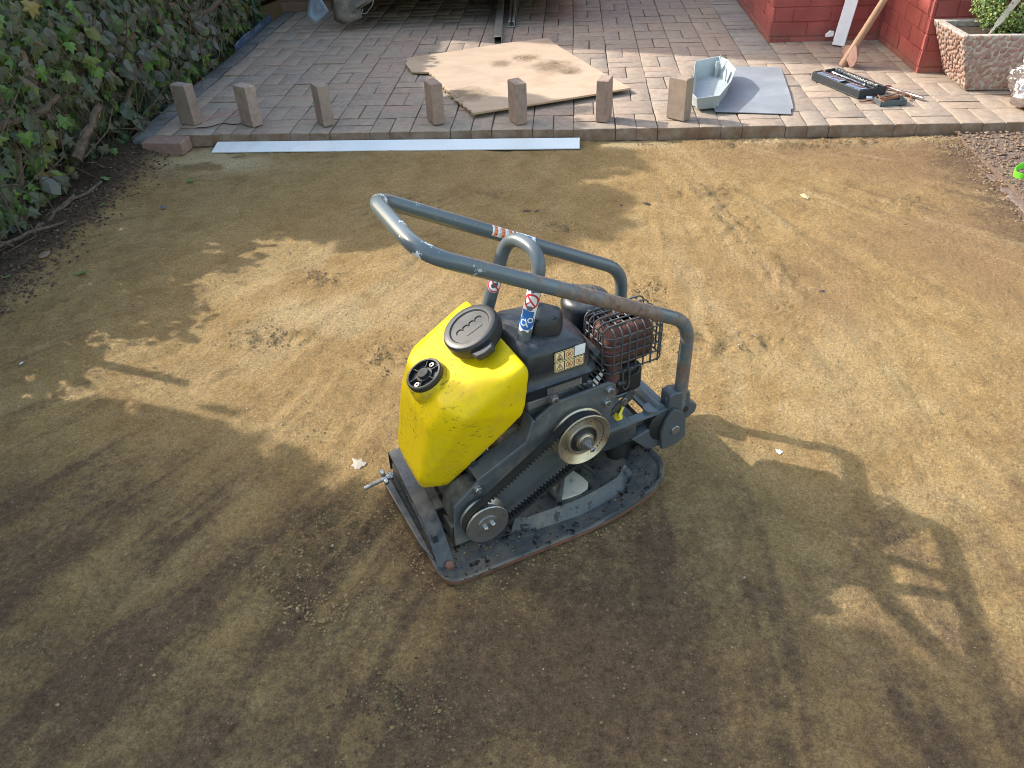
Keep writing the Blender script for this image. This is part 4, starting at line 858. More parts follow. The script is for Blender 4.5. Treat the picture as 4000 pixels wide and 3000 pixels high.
g0 = Vector((.72, .48, 0)); mb = MB(); n = 8; gl = Vector((g0.x, g0.y, 0))
def shrink(P, k): 
    c = Vector((sum(q_[0] for q_ in P)/n, sum(q_[1] for q_ in P)/n, 0)); return [(c.x+(q_[0]-c.x)*k, c.y+(q_[1]-c.y)*k, q_[2]) for q_ in P]
F0 = [(a, b, .001) for a, b in fl]; F1 = shrink([(a, b, .005) for a, b in fl], .97); R0 = rm; R1 = shrink(rm, .972)
mb.add([Vector(q_)-gl for q_ in F0+R0+R1+F1], [tuple(range(n))[::-1]]+[(i, (i+1) % n, n+(i+1) % n, n+i) for i in range(n)]+[(n+i, n+(i+1) % n, 2*n+(i+1) % n, 2*n+i) for i in range(n)]+[(2*n+i, 2*n+(i+1) % n, 3*n+(i+1) % n, 3*n+i) for i in range(n)]+[tuple(range(3*n, 4*n))])
m_cover = worn('cover_grey', (.33, .37, .38), (.20, .19, .16), .5, amt=.55, scale=10, fleck=(.28, .12, .05), famt=.74, fscale=18)
o = mb.build('belt_cover', m_cover, None, smooth=25, bevel=.004); o.location = (g0.x, g0.y, .0105); tag(o, 'grey plastic belt cover lying open side up on the grey sheet', 'cover')
mb = MB(); mb.lathe([(.009,.0),(.009,.085),(.0055,.085),(.0055,.07)], (.785-g0.x,.735-g0.y,.004), (0,0,1), 14); mb.lathe([(.003,.07),(.003,.118)], (.787-g0.x,.737-g0.y,.004), (.1,0,1), 8); part(mb, 'post', m_cover, o)
mb = MB(); mb.lathe([(.011,.0),(.010,.045),(.0065,.045),(.0065,.03)], (.722-g0.x,.262-g0.y,.004), (0,0,1), 14); part(mb, 'boss', m_cover, o)
mb = MB(); mb.box((.812-g0.x,.60-g0.y,.02), (.818-g0.x,.63-g0.y,.085)); part(mb, 'rib', m_cover, o)

# ------------------------------------------------------------------ tools
m_case = worn('case_plastic', (.022, .026, .030), (.06, .058, .055), .5, amt=.62, scale=20)
sk = empty('socket_set', (1.295, .70, .003), R(-65.9)); tag(sk, 'open black tray of chrome sockets on the paving', 'socket set')
mb = MB(); CL, CW, CH = .375, .172, .042
mb.box((0,0,0), (CL,CW,.006)); mb.box((0,0,.006), (CL,.007,CH)); mb.box((0,CW-.007,.006), (CL,CW,CH*.95)); mb.box((0,.007,.006), (.007,.066,CH)); mb.box((0,.082,.006), (.007,CW-.007,CH)); mb.box((CL-.007,.007,.006), (CL,CW-.007,CH)); mb.box((.007,.007,.006), (CL-.007,CW-.007,.026)); mb.box((.012,.074,.026), (CL-.012,.080,.034)); mb.box((.012,.112,.026), (CL-.012,.118,.034))
part(mb, 'tray', m_case, sk, bevel=.002)
for k in range(15):
    if k in (8, 9): continue
    mb = MB(); rr = .0078+.0004*(k % 5); mb.lathe([(rr*.8,0),(rr,.003),(rr,.038),(rr*.92,.041),(rr*.92,.052),(rr*.5,.052),(rr*.5,.045)], (.020+k*.0228,.014,.026+rr), (0,1,0), 12); part(mb, 'deep_socket', m_chrome, sk, smooth=30)
mb = MB(); mb.lathe([(.0045,0),(.0045,.006),(.008,.006),(.008,.03),(.0055,.034),(.0055,.235),(.008,.24),(.008,.26)], (.045,.094,.036), (1,0,0), 12); part(mb, 'extension_bar', m_chrome, sk, smooth=30)
for k in range(14):
    mb = MB(); rr = .0075+.00045*k; mb.lathe([(rr,0),(rr,.020),(rr*.93,.022),(rr*.62,.022),(rr*.62,.012),(0.0005,.012)], (.022+k*.0232+.00003*k*k,.138,.026), (0,0,1), 14); part(mb, 'socket', m_chrome, sk, smooth=30)
ls = MB().lathe([(.010,0),(.011,.002),(.011,.028),(.007,.028),(.007,.02)], (0,0,0), (1,0,0), 16).build('loose_socket', m_chrome, smooth=30); ls.location = (1.482, .345, .0135); ls.rotation_euler = (0, 0, R(-8)); tag(ls, 'single chrome socket lying on the paving beside the black tray', 'socket')
rk = empty('ratchet', (1.640, .500, .014), math.atan2(-.185, .117)); tag(rk, 'chrome ratchet wrench resting behind the small tray of keys', 'ratchet wrench')
mb = MB(); mb.lathe([(.018,-.008),(.019,-.005),(.019,.006),(.016,.009)], (.0,0,0), (0,0,1), 20); part(mb, 'head', m_chrome, rk, smooth=35)
mb = MB(); mb.lathe([(.010,.014),(.007,.03),(.0065,.10),(.009,.104),(.0095,.205),(.0075,.215)], (0,0,0), (1,0,0), 14); part(mb, 'grip', m_chrome, rk, smooth=35)
tr = empty('key_tray', (1.521, .240, .003), R(8)); tag(tr, 'small slate grey tray full of rusty hex keys', 'tray')
m_tray = worn('tray_grey', (.075, .09, .10), (.05, .05, .05), .5, amt=.6)
mb = MB(); mb.box((0,0,0), (.135,.075,.004)); mb.box((0,0,.004), (.135,.004,.026)); mb.box((0,.071,.004), (.135,.075,.026)); mb.box((0,.004,.004), (.004,.071,.026)); mb.box((.131,.004,.004), (.135,.071,.026)); part(mb, 'shell', m_tray, tr, bevel=.001)
m_rusty = worn('rusty_steel', (.20, .085, .045), (.10, .05, .03), .75, amt=.5, scale=40)
KEYS = [((.005,.02,.028),(.115,.05,.034),.030),((.012,.035,.030),(.122,.030,.036),.032),((.02,.055,.026),(.118,.062,.040),.028),((.008,.012,.024),(.10,.03,.03),.026),((.03,.066,.022),(.125,.04,.030),.030)]
for k, (a, b, hk) in enumerate(KEYS):
    mb = MB(); a, b = Vector(a), Vector(b); d = (b-a).normalized(); pp = Vector((-d.y, d.x, .15))*hk*(1 if k % 2 else -1); mb.tube(fillet([a+pp, a, b], .006, 3), .0028+.0004*k, 6)
    mb.v = [tuple(Matrix.Translation((0,0,0)) @ Vector(q_)) for q_ in mb.v]
    o = mb.build('hex_key', m_rusty, None, smooth=40); mw = Matrix.Translation((1.521,.240,.003)) @ Matrix.Rotation(R(8), 4, 'Z'); o.matrix_world = mw; tag(o, ['thin rusty hex key lowest in the slate grey tray', 'rusty hex key crossing the middle of the slate tray', 'rusty hex key lying along the back rim of the tray', 'rusty hex key along the front wall of the slate tray', 'thickest rusty hex key slanting over the slate tray'][k], 'hex key', 'rusty keys in the tray')
for k, (P_, Q_, hk) in enumerate((((1.44,.318,.008),(1.535,.288,.008),.0),((1.615,.455,.03),(1.715,.37,.012),-.045))):
    mb = MB(); a, b = Vector(P_), Vector(Q_); path = [a, b] if not hk else fillet([a, b, b+Vector((-.02,-.05,-.008))], .012, 4); mb.tube([q_-a for q_ in path], .0038, 6); o = mb.build('hex_key', m_rusty, smooth=40); o.location = a
    tag(o, ['straight rusty rod sticking out below the black socket tray', 'bent rusty hex key lying across the chrome ratchet'][k], 'hex key')
# axe leaning on the wall
ax = empty('axe', (1.525, .945, 0)); tag(ax, 'wooden handled axe leaning upside down against the red wall', 'axe')
hd = Vector((.951, -.309, 2.5)).normalized(); mb = MB(); path = [hd*t_ for t_ in (.004,.03,.09,.2,.4,.6,.75,.88,.94)]; mb.tube(path, [.023,.024,.0215,.020,.0185,.0175,.0175,.021,.020], 14)
mb.v = [tuple(q_) for q_ in mb.v]; hdl = part(mb, 'handle', m_ash, ax, smooth=60)
m_axe = worn('axe_red_paint', (.22, .115, .085), (.15, .08, .058), .6, amt=.5, scale=18, fleck=(.25, .12, .07), famt=.68)
sv = Vector((.35, -.94, -.15)); sv = (sv-hd*sv.dot(hd)).normalized(); wv2 = hd.cross(sv)
mb = MB(); pf = [(-.052,.050),(-.045,.090),(-.024,.100),(.022,.118),(.066,.075),(.072,.040),(.060,.020),(.022,.038),(-.024,.046)]
prof_t = lambda a: .026 if -.05 < a < .03 else .010
vs = [];
for s_ in (-1, 1):
    for a, b in pf: th_ = .024*max(.12, 1-max(0, a+.01)/.085) if a > -.03 else .018; vs.append(hd*(.078+(b-.07)*1.12)+sv*a*1.12+wv2*th_*s_)
n = len(pf); mb.add(vs, [tuple(range(n))[::-1], tuple(range(n, 2*n))]+[(i, (i+1) % n, n+(i+1) % n, n+i) for i in range(n)]); part(mb, 'axe_head', m_axe, ax, smooth=0, bevel=.005)
# white plank leaning on the wall
mb = MB(); P0, P1 = Vector((1.612, 1.362, 0)), Vector((1.775, 1.452, 1.25)); d = (P1-P0).normalized(); sx_ = Vector((.93, -.36, 0)); sx_ = (sx_-d*sx_.dot(d)).normalized(); sy_ = d.cross(sx_)
mb.prism([(-.036,-.016),(.036,-.016),(.036,.016),(-.036,.016)], lambda a, b, t_: sx_*a+sy_*b+d*t_, .004, 1.25)
m_whitewood = worn('white_gloss', (.74, .75, .78), (.42, .36, .34), .4, amt=.62, scale=12, fleck=(.16, .12, .10), famt=.73, fscale=30)
o = mb.build('white_plank', m_whitewood, smooth=0, bevel=.003); o.location = P0; tag(o, 'white painted plank leaning against the red brick wall', 'plank')
mb = MB(); mb.prism([(-.035,0),(.006,.004),(.008,.03),(-.014,.034),(-.036,.012)], lambda a, b, d_: (a, d_, b), 0, .02); part(mb, 'bracket', m_whitewood, o, loc=(-.038,.03,.045))
# two metal profiles
mb = MB(); hl = rrect(-.0255,-.022,.0255,.022,.004,2); ih = rrect(-.0225,-.019,.0225,.019,.003,2); n = len(hl); Lp = 1.9
vs = [(a, 0, b) for a, b in hl]+[(a, Lp, b) for a, b in hl]+[(a, 0, b) for a, b in ih]+[(a, Lp, b) for a, b in ih]
mb.add(vs, [(i, (i+1) % n, n+(i+1) % n, n+i) for i in range(n)]+[(2*n+(i+1) % n, 2*n+i, 3*n+i, 3*n+(i+1) % n) for i in range(n)]+[(i, 2*n+i, 2*n+(i+1) % n, (i+1) % n) for i in range(n)]+[(n+i, n+(i+1) % n, 3*n+(i+1) % n, 3*n+i) for i in range(n)])
o = mb.build('steel_tube', worn('galvanised_tube', (.30, .285, .25), (.17, .15, .12), .45, metal=.5, amt=.5, scale=5), smooth=40); o.location = (-.488, 1.582, .0255); o.rotation_euler = (0, 0, R(3.1)); tag(o, 'square hollow steel tube lying on the paving', 'metal tube')
mb = MB(); 
for lo, hi in (((-.02,0,0),(.02,1.5,.004)),((-.02,0,.004),(-.016,1.5,.036)),((.016,0,.004),(.02,1.5,.036)),((-.016,0,.032),(-.006,1.5,.036)),((.006,0,.032),(.016,1.5,.036))): mb.box(lo, hi)
o = mb.build('channel_rail', worn('mill_aluminium', (.58, .59, .60), (.35, .35, .35), .35, metal=.8, amt=.6), smooth=0); o.location = (-.425, 2.01, .0035); o.rotation_euler = (0, 0, R(2.2)); tag(o, 'slotted aluminium channel rail beside the square steel tube', 'metal rail')

# ------------------------------------------------------------------ planter, shrub, foil bag, green strap
pl = empty('planter', (2.28, .62, .003)); tag(pl, 'pebble covered planter box standing on the paving against the red wall', 'planter'); po = pl.location
Bq = [(2.015,.464),(2.56,.45),(2.56,.77),(2.023,.775)]; Tq = [(1.915,.436),(2.66,.415),(2.66,.783),(1.895,.783)]; Iq = [(1.962,.478),(2.62,.458),(2.62,.745),(1.945,.745)]; HT = .275
m_conc = plain('pebble_mortar', (.36, .315, .27), .9, var=.35, scale=60, bump=.6, bscale=150, bdist=.003)
mb = MB(); mb.add([(a-po.x, b-po.y, 0) for a, b in Bq]+[(a-po.x, b-po.y, HT) for a, b in Tq]+[(a-po.x, b-po.y, HT-.002) for a, b in Iq]+[(a-po.x, b-po.y, HT-.04) for a, b in Iq], [(3,2,1,0)]+[(i, (i+1) % 4, 4+(i+1) % 4, 4+i) for i in range(4)]+[(4+i, 4+(i+1) % 4, 8+(i+1) % 4, 8+i) for i in range(4)]+[(8+i, 8+(i+1) % 4, 12+(i+1) % 4, 12+i) for i in range(4)]); part(mb, 'box', m_conc, pl, smooth=0, bevel=.006)
mb = MB(); mb.add([(a-po.x, b-po.y, HT-.03) for a, b in Iq], [(0,1,2,3)]); part(mb, 'compost', m_soil, pl, smooth=0)
m_peb = stone_mat('mauve_pebbles', [(0, (.24, .135, .10)), (.4, (.30, .18, .14)), (.75, (.33, .215, .17)), (1, (.25, .16, .14))], False)
PEB = []
for k in range(3):
    mb = MB(); rows = 4; 
    vs = [(0, 0, 1.0)]
    for i in range(1, rows+1):
        a = math.pi/2*i/rows*1.15
        for j in range(8): ph = 2*math.pi*j/8; vs.append((math.sin(a)*math.cos(ph)*(1+.12*math.cos(ph*2+k)), math.sin(a)*math.sin(ph)*(1+.1*math.sin(ph*3+k)), math.cos(a)))
    fs = [(0, 1+j, 1+(j+1) % 8) for j in range(8)]+[(1+i*8+j, 1+(i+1)*8+j, 1+(i+1)*8+(j+1) % 8, 1+i*8+(j+1) % 8) for i in range(rows-1) for j in range(8)]
    me = bpy.data.meshes.new('pebble'); me.from_pydata(vs, [], fs); me.materials.append(m_peb); me.shade_smooth(); PEB.append(me)
def pebble_face(b0, b1, t0, t1, nmax, umax=1.0):
    b0, b1, t0, t1 = Vector((*b0,0)), Vector((*b1,0)), Vector((*t0,HT)), Vector((*t1,HT)); got = []; tries = 0; nrm = (b1-b0).cross(t0-b0).normalized(); ux = (b1-b0).normalized(); uy = nrm.cross(ux)
    while len(got) < nmax and tries < 40000:
        tries += 1; a, b = random.random()*umax, random.random(); P_ = (b0*(1-a)+b1*a)*(1-b)+(t0*(1-a)+t1*a)*b
        rr = random.uniform(.0115, .0165)*(1 if tries < 9000 else .75)
        if b < .05 or b > .965 or (a < .02): continue
        if any((P_-q_).length < (rr+s_)*.98 for q_, s_ in got): continue
        got.append((P_, rr))
        o = bpy.data.objects.new('pebble', random.choice(PEB)); C.objects.link(o); o.parent = pl
        rot = Matrix((ux, uy, nrm)).transposed() @ Matrix.Rotation(random.uniform(-.9, .9)+.9, 3, 'Z'); o.rotation_euler = rot.to_euler(); o.scale = (rr*random.uniform(1.05, 1.35), rr*random.uniform(.75, .95), .006); o.location = P_-nrm*.001-Vector((po.x, po.y, 0))
pebble_face(Bq[3], Bq[0], Tq[3], Tq[0], 115)
pebble_face(Bq[0], Bq[1], Tq[0], Tq[1], 170, .62)
# leaf shapes
def leaf_geo(kind):
    if kind == 'ivy': half = [(.0,.0),(.22,-.10),(.50,.04),(.33,.27),(.44,.56),(.19,.55),(0,1)]
    elif kind == 'oval': half = [(0,0),(.17,.14),(.29,.42),(.22,.76),(0,1)]
    else: half = [(0,0),(.30,.25),(.33,.6),(0,1)]
    out = half+[(-a, b) for a, b in half[-2:0:-1]]; vs = [(0, .38, .03)]+[(a, b, -.35*abs(a)-.10*b*b) for a, b in out]; n = len(out)
    return vs, [(0, 1+i, 1+(i+1) % n) for i in range(n)]
LG = {k: leaf_geo(k) for k in ('ivy', 'oval', 'small')}
def leaf_frame(nrm, down, spin):
    z = Vector(nrm).normalized(); y = Vector(down); y = (y-z*y.dot(z)).normalized(); x = y.cross(z); m_ = Matrix((x, y, z)).transposed(); return m_ @ Matrix.Rotation(spin, 3, 'Z')
def cloud(name, n, fn, mat, kind, label=None, parent=None, kindtag='stuff'):
    V = []; Fc = []; k = 0
    while k < n:
        q_ = fn()
        if q_ is None: continue
        p_, nrm, down, size, sh = q_; m_ = leaf_frame(nrm, down, random.gauss(0, .5)); vs, fs = LG[sh]; b = len(V)
        V += [tuple(Vector(p_)+m_ @ (Vector(v)*size)) for v in vs]; Fc += [tuple(b+i for i in f_) for f_ in fs]; k += 1
    me = bpy.data.meshes.new(name); me.from_pydata(V, [], Fc); me.materials.append(mat); o = bpy.data.objects.new(name, me); C.objects.link(o)
    if parent: o.parent = parent; o.matrix_parent_inverse = Matrix.Translation(-parent.location)
    if label: o['label'] = label
    if kindtag: o['kind'] = kindtag
    return o
m_shrub = leaf_mat('shrub_leaves', [(0, (.06, .12, .03)), (.4, (.10, .18, .04)), (.75, (.17, .24, .06)), (1, (.26, .28, .08))])
sh_ = empty('planter_shrub', (2.28, .62, HT-.03)); tag(sh_, 'bushy light green shrub growing in the pebble planter', 'shrub')
def sf():
    a, b, c = random.gauss(0, 1), random.gauss(0, 1), random.gauss(0, 1); L = math.sqrt(a*a+b*b+c*c); rr = .55+.5*random.random()**.6
    x, y, z = 2.27+.27*a/L*rr, .60+.15*b/L*rr, .40+.17*c/L*rr
    if z < HT-.01 or vn(x*14, z*14+y*9) < .36: return None
    return (x, y, z), (a/L*.5+random.gauss(0,.5)-.2, b/L*.5+random.gauss(0,.5)-.4, .8), (random.gauss(0,1), random.gauss(0,1), -.6), random.uniform(.010, .019), 'small'
def vn(a, b): return float(vnoise(np.array([a]), np.array([b]), 9)[0])
cloud('foliage', 5200, sf, m_shrub, 'small', None, sh_)
mb = MB()
for k in range(26):
    a = random.uniform(0, 6.28); x, y = .22*math.cos(a)*random.random(), .11*math.sin(a)*random.random(); mb.tube([(x*.4,y*.4,0),(x*.9,y*.9,.1),(x*1.25,y*1.3,.24+.05*random.random())], [.004,.0028,.0015], 5)
part(mb, 'stem', plain('shrub_stem', (.14, .10, .06), .8), sh_)
mb = MB(); d = Vector((.50, .12, .86)).normalized(); e = Vector((.86, -.1, -.5)); e = (e-d*e.dot(d)).normalized(); g_ = d.cross(e)
mb.prism([(-.004,0),(.004,0),(.006,.06),(.012,.07),(.018,.10),(.020,.21),(-.014,.21),(-.012,.10),(-.010,.07),(-.005,.06)], lambda a, b, t_: e*a+d*b+g_*t_, 0, .002)
t = NT('milky_plastic'); t.b.inputs['Transmission Weight'].default_value = .35; t.done((.62, .56, .48), .35)
o = mb.build('plant_marker', t.mat, smooth=0); o.location = (2.045, .475, HT-.02); tag(o, 'milky plastic plant marker stuck into the shrub', 'plant marker')
# crumpled foil bag
mb = MB(); NU, NV = 56, 36; vs = []
for i in range(NU):
    for j in range(NV+1):
        a, b = 2*math.pi*i/NU, math.pi*(j/NV-.5); cx, cy, cz = math.cos(b)*math.cos(a), math.cos(b)*math.sin(a), math.sin(b)
        vs.append((cx, cy, cz))
va = np.array(vs); nz = fbm(va[:,0]*4+va[:,2]*3+9, va[:,1]*4+va[:,2]*2+5, 3, 3)-.5; nz2 = np.abs(fbm(va[:,0]*9+va[:,2]*8+2, va[:,1]*9-va[:,2]*7+8, 6, 3)-.5)
rr = 1+nz*.34-nz2*.16; sgn = np.sign(va)*np.abs(va)**.75
vs = np.stack([sgn[:,0]*.25*rr, sgn[:,1]*.13*rr, np.maximum(sgn[:,2]*.16*rr, -.118)+.12], -1)
mb.add([tuple(q_) for q_ in vs], [(i*(NV+1)+j, ((i+1) % NU)*(NV+1)+j, ((i+1) % NU)*(NV+1)+j+1, i*(NV+1)+j+1) for i in range(NU) for j in range(NV)])
t = NT('silver_foil'); foil = t.done((.72, .69, .72), t.ramp(t.noise(18, 4), [(.3, .12), (.7, .32)]), t.bump(t.noise(26, 5, .6, dist=1.5), .8, .02), 1.0)
o = mb.build('foil_bag', foil, smooth=28); o.location = (2.345, .215, .003); o.rotation_euler = (0, 0, R(12)); tag(o, 'crumpled silver foil bag lying on the paving beside the planter', 'bag')
# gravel bed with a concrete edging, bright green strap
m_grav = stone_mat('pink_gravel', [(0, (.10, .066, .045)), (.4, (.15, .10, .068)), (.75, (.19, .128, .088)), (.92, (.26, .18, .11)), (1, (.08, .055, .04))])
m_bed = plain('gravel_soil', (.135, .095, .072), .95, var=.4, scale=60, bump=1, bscale=140, bdist=.006)
mb = MB(); mb.box((0,0,-.06), (1.4,1.5,0)); o = mb.build('gravel_bed', m_bed, smooth=0); o.location = (1.80, -1.55, -.035); tag(o, 'raised bed of gravelly soil beside the sand', kind='structure')
def gv():
    x, y = random.uniform(1.795, 2.35), random.uniform(-1.3, -.035); return x, y, -.036+random.uniform(0, .006)
scatter(3000, gv, .003, .012, m_grav, 'gravel', 'pinkish brown gravel filling the bed beside the paving', power=1.6)
def gv2():
    x, y = 1.765+random.gauss(0, .038)-.12*max(0, (y0 := random.uniform(-1.0, -.02))+.22), 0; return (x, y0, gz(x, y0)) if x < 1.83 else None
scatter(1000, gv2, .0015, .009, m_grav, 'soil_clods', 'clods and gravel spilled along the edging', power=2)
mb = MB(); mb.box((0,0,-.09), (.042,1.32,0), ch=.006); mb.v = [(x+random.gauss(0,.002), y, z) for x, y, z in mb.v]; o = mb.build('concrete_edging', plain('old_concrete', (.145, .105, .082), .9, var=.4, scale=30, bump=.8, bscale=120, bdist=.004), smooth=0); o.location = (1.762, -1.50, -.0565); tag(o, 'worn concrete edging strip between sand and gravel', 'edging')
mb = MB(); vs = []; n = 40
for k in range(n):
    a = 2*math.pi*k/n; x, y = .085*math.cos(a), .050*math.sin(a)
    vs += [(x, y, 0), (x*1.02, y*1.02, .026), (x*.97, y*.97, .026), (x*.95, y*.95, 0)]
mb.add(vs, [(k*4+q_, ((k+1) % n)*4+q_, ((k+1) % n)*4+(q_+1) % 4, k*4+(q_+1) % 4) for k in range(n) for q_ in range(4)])
o = mb.build('green_strap', flat('lime_plastic', (.16, .62, .04), .4), smooth=40); o.location = (1.915, -.535, -.026); o.rotation_euler = (R(6), R(-4), R(20)); tag(o, 'bright lime green strap loop lying on the gravel', 'strap')

# ------------------------------------------------------------------ parked van (only its torn underside hangs into view)
m_vanp = plain('van_paint', (.10, .11, .12), .3, var=.05); m_tray2 = worn('undertray_plastic', (.085, .075, .062), (.19, .155, .115), .7, amt=.45, scale=12)
van = empty('parked_van', (-.85, 2.1, 0)); tag(van, 'parked van with torn dirty undertray hanging over the paving', 'van'); vo = van.location
mb = MB(); sec = [(2.12,.48,.62,.84),(2.06,.26,.62,.88),(2.10,.62,.95,.86),(2.45,.40,1.10,.90),(3.10,.36,1.95,.86),(6.4,.36,2.0,.86)]
rows = [(2.30,[(.24,.80),(.40,.88),(.75,.90),(.98,.86),(1.00,.5)]),(2.05,[(.245,.74),(.40,.86),(.62,.88),(.80,.84),(.86,.5)]),]
vs = []; ST = [(2.06,.26,.80,.84),(2.30,.24,1.02,.90),(3.05,.24,1.10,.92),(3.55,.24,1.95,.90),(6.6,.24,2.0,.90)]
for y_, z0, z1, w in ST:
    for sx_, z_ in ((-1, z0), (-1.03, (z0+z1)/2), (-.92, z1), (.92, z1), (1.03, (z0+z1)/2), (1, z0)): vs.append((sx_*w, y_-vo.y, z_))
mb.add(vs, [(i*6+k, i*6+(k+1) % 6, (i+1)*6+(k+1) % 6, (i+1)*6+k) for i in range(4) for k in range(6)]+[tuple(range(6))[::-1], tuple(24+k for k in range(6))]); part(mb, 'body', m_vanp, van, smooth=30)
mb = MB(); mb.box((-.84,-.06,.235), (.84,.20,.40), ch=.03); part(mb, 'bumper', m_tray2, van, bevel=.02)
for wx in (-.72, .72):
    for wy in (1.42, 3.9):
        mb = MB(); mb.lathe([(.20,-.09),(.30,-.10),(.32,-.07),(.32,.07),(.30,.10),(.20,.09)], (wx, wy, .323), (1,0,0), 30); wh = part(mb, 'wheel', m_rubber, van, smooth=30)
        mb = MB(); mb.lathe([(.205,-.06),(.205,.06),(.06,.075)], (wx, wy, .323), (1,0,0), 24); part(mb, 'rim', m_zinc, wh)
def flapm(poly, y_, amp, name, mat):
    mb = MB(); n = len(poly); cx, cz = sum(q_[0] for q_ in poly)/n, sum(q_[1] for q_ in poly)/n; rings = [1, .66, .33]; vs = []
    for k in rings:
        for a, b in poly:
            x, z = cx+(a-cx)*k, cz+(b-cz)*k; vs.append((x-vo.x, y_-vo.y+amp*math.sin((x+z)*22)+.25*(z-.1), z))
    vs.append((cx-vo.x, y_-vo.y, cz)); fs = [(r_*n+i, r_*n+(i+1) % n, (r_+1)*n+(i+1) % n, (r_+1)*n+i) for r_ in range(2) for i in range(n)]+[(2*n+i, 2*n+(i+1) % n, 3*n) for i in range(n)]
    mb.add(vs, fs); o = part(mb, name, mat, van, smooth=60); o.modifiers.new('s', 'SOLIDIFY').thickness = .004; return o
flapm([(-1.801,.26),(-1.74,.24),(-1.70,.172),(-1.683,.146),(-1.73,.105),(-1.783,.062),(-1.82,.085),(-1.845,.114),(-1.825,.19)], 1.98, .012, 'torn_flap', worn('flap_bluegrey', (.15, .19, .235), (.23, .22, .20), .5, amt=.5))
flapm([(-1.66,.27),(-1.655,.18),(-1.672,.077),(-1.613,.050),(-1.56,.060),(-1.515,.069),(-1.467,.085),(-1.474,.144),(-1.415,.168),(-1.33,.205),(-1.25,.27)], 2.02, .016, 'undertray', m_tray2)
mb = MB(); mb.tube([(-1.362-vo.x,-.06,.27),(-1.373-vo.x,-.07,.196),(-1.384-vo.x,-.075,.164),(-1.434-vo.x,-.08,.112),(-1.467-vo.x,-.08,.113),(-1.456-vo.x,-.07,.14)], .004, 8); part(mb, 'hook', m_zinc, van)
# gate pillar of brown brick beside the van
gp = empty('gate_pillar', (-2.05, 2.86, 0)); tag(gp, 'dark brown brick gate pillar between hedge and van', 'pillar')
m_pil = brick_mat('pillar_brick', False, [(0, (.17, .10, .075)), (.5, (.21, .125, .09)), (1, (.15, .095, .075))]); mb = MB(); mb.box((-.19,-.19,-.02), (.19,.19,1.9)); part(mb, 'core', plain('pillar_mortar', (.16, .13, .105), .9), gp, smooth=0)
PB = MB().box((-.1035,-.006,-.034), (.1035,.006,.034), ch=.003)
for c in range(5):
    for k in range(2 if c % 2 == 0 else 3):
        o = PB.build('brick', m_pil, gp, smooth=0); 
        if c % 2 == 0: o.location = (-.1+.2*k*1.0, -.195, .034+.076*c); o.scale = (.93, 1, 1)
        else: o.location = ((-.15, 0, .15)[k], -.195, .034+.076*c); o.scale = ((.43, .93, .43)[k], 1, 1)

# ------------------------------------------------------------------ ivy hedge on a wire fence
def hedge_top(y):
    if y < -1.45: return .50
    if y < -.62: return .66+.06*math.sin(y*7)+.05*math.sin(y*19)
    if y < 1.02: return .80
    return 1.02+.05*math.sin(y*9)
IVYC = [(0, (.035, .05, .025)), (.18, (.085, .085, .055)), (.34, (.05, .08, .03)), (.48, (.105, .10, .068)), (.62, (.05, .09, .028)), (.76, (.06, .135, .022)), (.87, (.11, .22, .035)), (.92, (.12, .15, .035)), (.95, (.15, .085, .05)), (.98, (.11, .07, .045)), (1, (.28, .21, .05))]
m_ivy = leaf_mat('ivy_leaves', IVYC); m_ivyo = leaf_mat('ivy_leaf_single', IVYC, False)
OVC = [(0, (.06, .075, .065)), (.35, (.095, .105, .10)), (.65, (.12, .125, .105)), (.85, (.055, .085, .05)), (.93, (.09, .16, .04)), (1, (.18, .12, .06))]
m_ovo = leaf_mat('evergreen_leaf_single', OVC, False, rough=.35); m_ov = leaf_mat('evergreen_leaves', OVC, True, rough=.35)
hg = empty('ivy_hedge', (-2.36, .2, -.06)); tag(hg, 'dusty ivy and evergreen hedge growing through the wire fence', 'hedge')
def bare(y, z): return z < .30-.25*abs(y+.12) and -.62 < y < .35 and random.random() < .88
def hf(core=False):
    def g():
        y = random.uniform(-2.3, 2.5); t_ = hedge_top(y); z = random.uniform(-.04, t_)
        x = -2.335+random.gauss(0, .045)+.05*(z/.8) if not core else random.uniform(-2.62, -2.40)
        if y > -.2: x -= .02*(y+.2)
        if bare(y, z) and not core: return None
        if core and z > t_-.04: return None
        ov = random.random() < (.75 if (y > -.15 and z > .16) else .08)
        return (x, y, z), (1, random.gauss(-.35, .45), random.gauss(.35, .4)), (random.gauss(0, .35), random.gauss(0, .5), -1), random.uniform(.028, .074)*(1.3 if core else .95)*(1.2 if ov else 1), 'oval' if ov else 'ivy'
    return g
cloud('foliage', 9500, hf(), m_ivy, 'ivy', None, hg)
cloud('inner_foliage', 3400, hf(True), m_ivy, 'ivy', None, hg)
ML = {}
for sh, mt in (('ivy', m_ivyo), ('oval', m_ovo)):
    vs, fs = LG[sh]; ML[sh] = []
    for k in range(4):
        g = random.Random(k); me = bpy.data.meshes.new('leaf'); me.from_pydata([(a*(1+g.uniform(-.12,.12)), b, c*g.uniform(.3, 1.6)) for a, b, c in vs], [], fs); me.materials.append(mt); ML[sh].append(me)
k = 0
